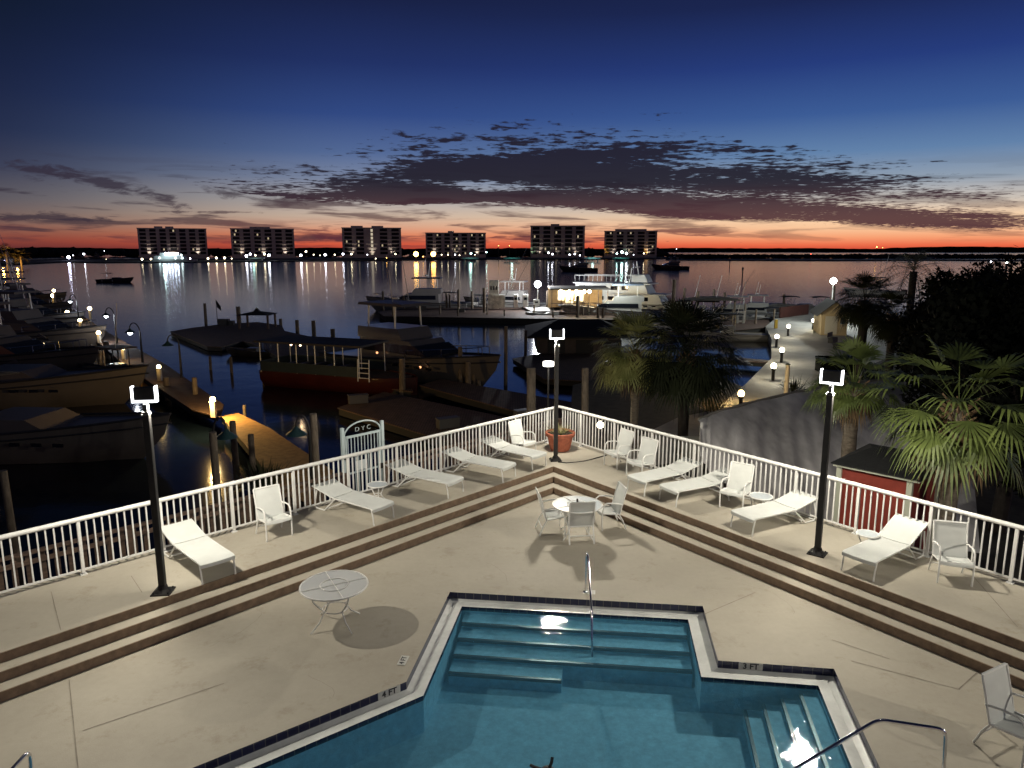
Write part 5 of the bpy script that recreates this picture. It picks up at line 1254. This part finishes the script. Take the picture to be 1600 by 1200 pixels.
# ---------------------------------------------------------------- far shore
ZS = WZ+.6
def shore(name, pts, z, depth, label=None, m_=far_land, kind='structure'):
    P = [P2(G(x, y, z)) for x, y in pts]; B = [(x*(1+depth/y), y+depth) for x, y in reversed(P)]
    o = MB().prism(P+B, WZ-1, z).build(name, m_); 
    if kind: o['kind'] = kind
    if label: o['label'] = label
    return o
shore('far_shore', [(-60,417),(40,412),(100,409),(160,410),(300,409),(420,408),(600,406.5),(760,405),(900,405),(1000,404.6),(1050,403.5),(1075,402)], ZS, 190)
shore('sandbar', [(1040,406),(1150,406.5),(1300,407),(1450,406.5),(1660,408)], ZS, 60)
def wood(name, label, x0, x1, ybase, hmin, hmax, n, seed, mt=LEAF, depth=40, z=WZ):
    rg = random.Random(seed); m = MB(); 
    for i in range(n):
        px = rg.uniform(x0, x1); b = G(px, ybase, z); s = 1+rg.uniform(0, depth)/b.y; b = Vector((b.x*s, b.y*s, z)); h = rg.uniform(hmin, hmax); r = h*rg.uniform(.5,.9)
        for q in range(3):
            c = Vector((b.x+rg.uniform(-r,r)*.6, b.y, z+h*rg.uniform(.35,.75))); rr_ = r*rg.uniform(.45,.8); N_ = 7; vs = []; 
            for k in range(5):
                for l in range(N_):
                    ph = pi*(k+.001)/4; tt = 2*pi*l/N_; j = rg.uniform(.75,1.25); vs.append((c.x+rr_*j*sin(ph)*cos(tt)*1.3, c.y+rr_*j*sin(ph)*sin(tt), c.z+rr_*j*.75*cos(ph)))
            m.add(vs, [(k*N_+l, k*N_+(l+1) % N_, (k+1)*N_+(l+1) % N_, (k+1)*N_+l) for k in range(4) for l in range(N_)])
    o = m.build(name, mt); return tag(o, label, 'trees', None, 'stuff')
FARW = mat('far_wood_leaf', (.009,.012,.008), .9)
wood('far_wood', 'dark band of trees along the far shore between and under the condominiums', -30, 1040, 402, 6, 11.5, 420, 1, FARW, 120)
wood('sandbar_wood', 'low dark scrub on the sandbar at the right', 1046, 1660, 404, 3.0, 4.6, 1500, 2, FARW, 40)
# the land on the horizon
m = MB(); rg = random.Random(9); pts = []
for i in range(241):
    a = radians(-46+92*i/240); D = 3000; pts.append((D*sin(a), D*cos(a), 11.0+3.0*sin(i*.21)*sin(i*.055)+rg.uniform(-.8,.8)+(3 if i > 190 else 0)))
vs = []
for x, y, z in pts: vs += [(x,y,WZ),(x*.995,y*.995,z),(x*1.05,y*1.05,z-.5),(x*1.06,y*1.06,WZ)]
fs = []
for i in range(240):
    for k in range(3): fs.append((4*i+k,4*i+k+1,4*i+k+5,4*i+k+4))
o = struct(m.add(vs, fs).build('horizon_land', far_land))
# condominiums
WALLM = mat('condo_wall', (.62,.54,.47), .8, var=.1, scale=.05, emis=0); BALC = mat('condo_recess_shade', (.012,.011,.012), .7)
WIN1 = emat('condo_lit_window', (1,.80,.5), .5, False); WIN2 = emat('condo_lit_stair', (1,.85,.62), .55, False)
def condo(x0, x1, yt, yb, label, cols, lit, rot=0, floors=7, stair=None, roofs=((.3,.06),(.46,.06)), depth=18, uplight=()):
    cxp = (x0+x1)/2; b = G(cxp, 404, WZ); Y = b.y+45; k = Y/F*1.01; b = Vector((XA(cxp, Y, 400), Y, WZ)); w_ = (x1-x0)/2*k; zt = ZT(yt, Y)-WZ
    t = thing('apartment_building', label, 'building', b, radians(rot)-atan2(b.x, b.y))
    MB().b2(-w_, w_, 0, depth, 0, zt).build('wall', WALLM, t)
    for (f, hw) in roofs: MB().b2(-w_+2*w_*f-2*w_*hw, -w_+2*w_*f+2*w_*hw, 3, depth-3, zt, zt+2.4).build('roof_housing', WALLM, t)
    MB().b2(-w_-.5, w_+.5, -.5, depth+.5, zt-.5, zt+.4).build('parapet', WALLM, t)
    fh = (zt-4)/floors
    for c in range(cols):
        xa = -w_+2*w_*(c+.18)/cols; xb = -w_+2*w_*(c+.82)/cols
        for r in range(floors):
            z0 = 3.5+r*fh; key = (c, r)
            if stair == c: MB().b2((xa+xb)/2-1.2, (xa+xb)/2+1.2, -.12, .1, z0+.5, z0+fh*.8).build('window', WIN2, t); continue
            MB().b2(xa, xb, -.10, .1, z0+.9, z0+fh-.35).build('balcony_shade_panel', BALC, t)  # dark panel on the wall, balcony shade put into its colour
            if key in lit: xm = xa+(xb-xa)*random.choice((.3,.5,.65)); MB().b2(xm-.7, xm+.8, -.25, -.11, z0+1.1, z0+fh-.9).build('window', WIN1, t)
    m = MB()
    for r in range(floors+1): m.b2(-w_-.3, w_+.3, -.9, -.13, 3.2+r*fh, 3.5+r*fh)
    m.build('floor_slabs', WALLM, t)
    for (f, col, pw) in tuple(uplight)+((.15,(1,.9,.8),4200),(.5,(1,.9,.8),3200),(.85,(1,.9,.8),4200)):  # the three default spots are added, unseen, to brighten every facade
        l = bpy.data.lights.new('facade_uplight_or_fill','SPOT'); l.energy = pw; l.color = col; l.spot_size = radians(70); l.spot_blend = .8; l.shadow_soft_size = .5
        o = bpy.data.objects.new('facade_uplight_or_fill', l); C.objects.link(o); o.parent = t; o.location = (-w_+2*w_*f, -3.5, 3); o.rotation_euler = (radians(180-22), 0, 0)
condo(225,320,357,400,'leftmost far condominium block with two roof housings, behind the lit ferry',7,{(3,6),(5,1),(2,1)},uplight=((.45,(.9,.9,1),900),))
condo(367,458,357.5,400,'second far condominium block from the left',6,{(0,6),(0,5),(2,5),(3,4),(0,3),(2,1)},roofs=((.35,.05),(.5,.12)),uplight=((.1,(1,.9,.6),800),))
condo(538,626,356,400,'third far condominium block from the left, with a lit stair strip',5,{(1,3),(2,3),(1,2),(3,2),(0,3)},stair=2,roofs=((.25,.1),(.6,.1)))
condo(667,758,364,402,'fourth far condominium block, the lowest, behind the two orange lamps',7,{(1,5),(5,5),(6,5),(3,4),(2,2),(3,2),(4,2),(3,1),(4,0),(2,0)},floors=6,roofs=((.42,.05),))
condo(830,912,353,400,'fifth far condominium block, tallest, with green-white uplights',5,{(0,4),(2,5),(4,4),(2,1),(3,1),(1,1)},roofs=((.45,.08),),uplight=((.05,(.6,1,.65),2600),(.32,(.8,.95,.75),1600),(.7,(.8,.95,.75),700)))
condo(945,1024,361,400,'rightmost far condominium block with orange uplights at its corners',5,{(0,6),(1,6),(2,6),(2,3),(1,3),(4,2),(2,1)},roofs=((.5,.3),),uplight=((.06,(1,.55,.08),3600),(.82,(1,.55,.08),3600),(.42,(.6,1,.9),1200)))
# far lights: each lamp stands on its own pole
def far_light(px, py, col, r, e, label, group='lamps along the far shore', Y=640):
    b = PY(px, py, Y); t = thing('shore_lamp', label, 'lamp', Vector((b.x, b.y, WZ)), 0, group); z_ = b.z-WZ
    MB().cyl((0,0,0),(0,0,z_),.18,n=5).build('pole', IRON, t)
    MB().ball((0,0,z_),r*.85,8,5).build('bulb', emat('far_%s_%d' % ('_'.join(str(int(c*99)) for c in col), e), col, e), t)
WH=(.86,.88,1); YW=(1,.85,.55); OR=(1,.52,.12); CY=(.6,1,.92)
FL = [(8,408,(.6,.6,1),1.0,24,'blue-white lamp on the far boat at the left edge'),(107,402,(.72,.72,1),1.4,60,'bright blue-white lamp left of the open-water cruiser'),(114,399,WH,.5,10,'faint lamp just right of the bright blue-white one'),(131,397,WH,.8,20,'lamp on the far left shore, right of the bright blue-white one'),(163,392,WH,.35,10,'tiny high lamp on the far left shore'),(166,405,YW,.3,8,'tiny low lamp on the far left shore'),
(222,405,YW,.9,22,'first far shore lamp left of the ferry'),(236,405,YW,.9,22,'second far shore lamp, nearer the ferry'),(297,404,WH,.7,20,'lamp at the right end of the ferry'),
(325,404,YW,.85,22,'first of the three even lamps right of the ferry'),(338,403,YW,.9,22,'middle of the three even lamps right of the ferry'),(351,403,YW,.95,24,'last of the three even lamps right of the ferry'),(362,404,YW,.5,14,'small yellowish lamp left of the second condominium'),
(385,400,WH,1.2,36,'left of the white lamp pair under the second condominium'),(391,397,WH,1.1,14,'upper white lamp under the second condominium'),(399,399,YW,.7,20,'yellowish lamp under the second condominium'),(413,397,YW,.9,24,'warm lamp under the right part of the second condominium'),(420,399,WH,1.15,36,'bright white lamp under the right edge of the second condominium'),
(470,399,WH,1.15,30,'bright white lamp right of the second condominium'),(478,393,YW,.85,22,'higher yellowish lamp right of the second condominium'),(490,398,YW,.5,14,'small lamp in the gap before the third condominium'),(500,399,YW,.4,12,'faint lamp in the gap before the third condominium'),(508,398,WH,1.1,24,'bright white lamp in the gap before the third condominium'),(523,398,YW,.6,16,'yellowish lamp left of the third condominium'),(536,397,WH,.85,30,'white lamp at the left foot of the third condominium'),(549,397,YW,.8,16,'warm lamp under the third condominium'),
(574,398,WH,.5,12,'small lamp under the lit stair strip'),(587,404,YW,.45,16,'low lamp on the water under the third condominium'),(604,403,OR,.4,14,'small orange lamp at the right foot of the third condominium'),(618,397,YW,.6,20,'lamp right of the third condominium'),
(650,397,OR,2.5,24,'left of the two big orange lamps'),(677,397,(1,.45,.10),2.5,24,'right of the two big orange lamps'),(661,401,OR,.5,12,'small lamp between the two big orange lamps'),(690,398,YW,.5,14,'small lamp just right of the big orange lamps'),(700,398,YW,.5,14,'lamp under the fourth condominium, left part'),(711,398,WH,.6,20,'white lamp under the middle of the fourth condominium'),(718,399,YW,.45,18,'yellowish lamp under the right part of the fourth condominium'),
(736,396,CY,.9,24,'cyan-white lamp at the right foot of the fourth condominium'),(742,398,YW,.4,12,'tiny lamp beside the cyan-white lamp'),(760,394,CY,.6,24,'lone cyan lamp in the gap right of the fourth condominium'),(779,384,OR,.35,8,'tiny orange beacon on the horizon gap, left one'),(796,384,OR,.35,8,'tiny orange beacon on the horizon gap, right one'),
(857,395,WH,.75,22,'left lamp of the cluster under the tall condominium'),(863,397,WH,.75,26,'right lamp of the cluster under the tall condominium'),(890,398,WH,.75,14,'first of three lamps right of the tall condominium foot'),(898,397,WH,.75,14,'middle of three lamps right of the tall condominium foot'),(906,399,WH,.65,12,'last of three lamps right of the tall condominium foot'),
(964,396,CY,.8,26,'lamp left in the cyan cluster of the rightmost condominium'),(972,394,CY,1.2,30,'large lamp in the cyan cluster of the rightmost condominium'),(979,396,WH,1.1,30,'white lamp right in the cyan cluster'),(990,398,WH,.4,14,'small lamp between the clusters of the rightmost condominium'),(1006,396,YW,.55,16,'lamp at the orange-lit corner'),(1057,389,WH,.35,8,'tiny white light far out at the point'),(1267,397,(1,.1,.05),.4,8,'tiny red channel light over the sandbar'),
(1370,386,OR,.5,14,'tiny orange light on the right horizon'),(1379,387,OR,.35,8,'second tiny orange light on the right horizon'),(905,414,WH,.2,3,'faint anchor light on the dark boats')]
for a in FL: far_light(*a)
far_light(1548,410,(.9,.9,1),.28,18,'white house light among the trees at the right edge',None,130)
far_light(1573,411,(.9,1,.9),.22,14,'second house light among the trees at the right edge',None,130)
# lit ferry
p = PY(272,410,600); p.z = WZ; t = thing('ferry', 'white ferry ablaze with lights at the far shore under the leftmost condominium', 'ferry', p); k = 600/F
MB().loft([[(x,-w,2.2),(x,-w*.8,.0),(x,w*.8,0),(x,w,2.2)] for x, w in ((-17,3.6),(0,4),(12,3.4),(19,.3))]).build('hull', mat('ferry_white',(.5,.52,.52),.5), t)
m = MB(); frustum(m,-15,10,3.2,2.2,4.9,1.5,.2,.2); m.build('lower_deck', mat('ferry_white',(.5,.52,.52),.5), t); m = MB(); frustum(m,-10,6,2.8,4.9,7.2,1.5,.2,.2); m.build('upper_deck', mat('ferry_white',(.5,.52,.52),.5), t)
FW = emat('ferry_lamp',(.72,.80,1),34)
for i in range(5): MB().ball((-5+2.4*i,-3.2,6.9),.75,8,5).build('deck_lamp', FW, t)
for x, z_ in ((8,5.6),(3,3.1),(8.5,3.2),(-10,3.2)): MB().ball((x,-3.6,z_),.65,8,5).build('side_lamp', emat('ferry_side_lamp',(.75,.95,.95),10), t)
point('ferry_glow',(-4,-9,6),2200,(.7,.95,.95),1.0,t)
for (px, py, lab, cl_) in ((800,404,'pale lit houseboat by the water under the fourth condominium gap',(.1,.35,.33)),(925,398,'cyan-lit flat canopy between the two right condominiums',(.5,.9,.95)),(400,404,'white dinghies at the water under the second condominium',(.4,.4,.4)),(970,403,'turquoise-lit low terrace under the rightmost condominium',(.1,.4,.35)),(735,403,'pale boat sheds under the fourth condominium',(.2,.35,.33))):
    b = PY(px, py+3, 630); b.z = WZ; o = MB().box(0,0,2.6,14,5,1.2).box(-5,0,1,.4,4,2).box(5,0,1,.4,4,2).build('shore_canopy', mat('shore_canopy_%d' % px, cl_, .6), None, b); tag(o, lab, 'canopy'); 
    point('canopy_light', (b.x, b.y-6, WZ+6), 500, (.6,1,.9), 1)
# orange-lit palms and house at the far left
for (px, Y, zt_, R, lab, sd) in ((10,420,4.5,6.5,'tall palm lit orange from below at the far left shore',41),(32,430,2.2,6,'round palm glowing orange on the far left shore',42)):
    fan_palm(px,400,Y,zt_,R,lab,26,green=leafmat('orange_lit_palm',(.10,.09,.03),(.2,.17,.06)),seed=sd,dead=0,trunk_r=.5,z0=WZ,trunk=BARK)
    q = Vector((XA(px,Y,400),Y,0)); point('palm_uplight', (q.x, q.y-4, WZ+2.5), 2600, (1,.5,.1), .5)
for (px, py, lab) in ((1140,412,'channel marker post left of the sandbar light'),(1160,427,'small dark channel marker nearer the viewer')):
    g = G(px, py+5, WZ); o = MB().cyl((0,0,-1),(0,0,2.6),.22).cyl((0,0,2.6),(0,0,3.6),.5,.1).build('channel_marker', IRON, None, g); tag(o, lab, 'channel marker')
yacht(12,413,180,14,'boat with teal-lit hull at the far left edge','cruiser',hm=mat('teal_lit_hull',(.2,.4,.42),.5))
for i, (px, py) in enumerate(((125,404),(150,404),(640,404),(700,405))):
    yacht(px, py, 178, 16, ['moored grey boats under the far left lamps, left one','moored grey boats under the far left lamps, right one','moored dark boat under the big orange lamps','moored dark boat under the fourth condominium'][i], 'cruiser', hm=GREYH, cm=GREYH)
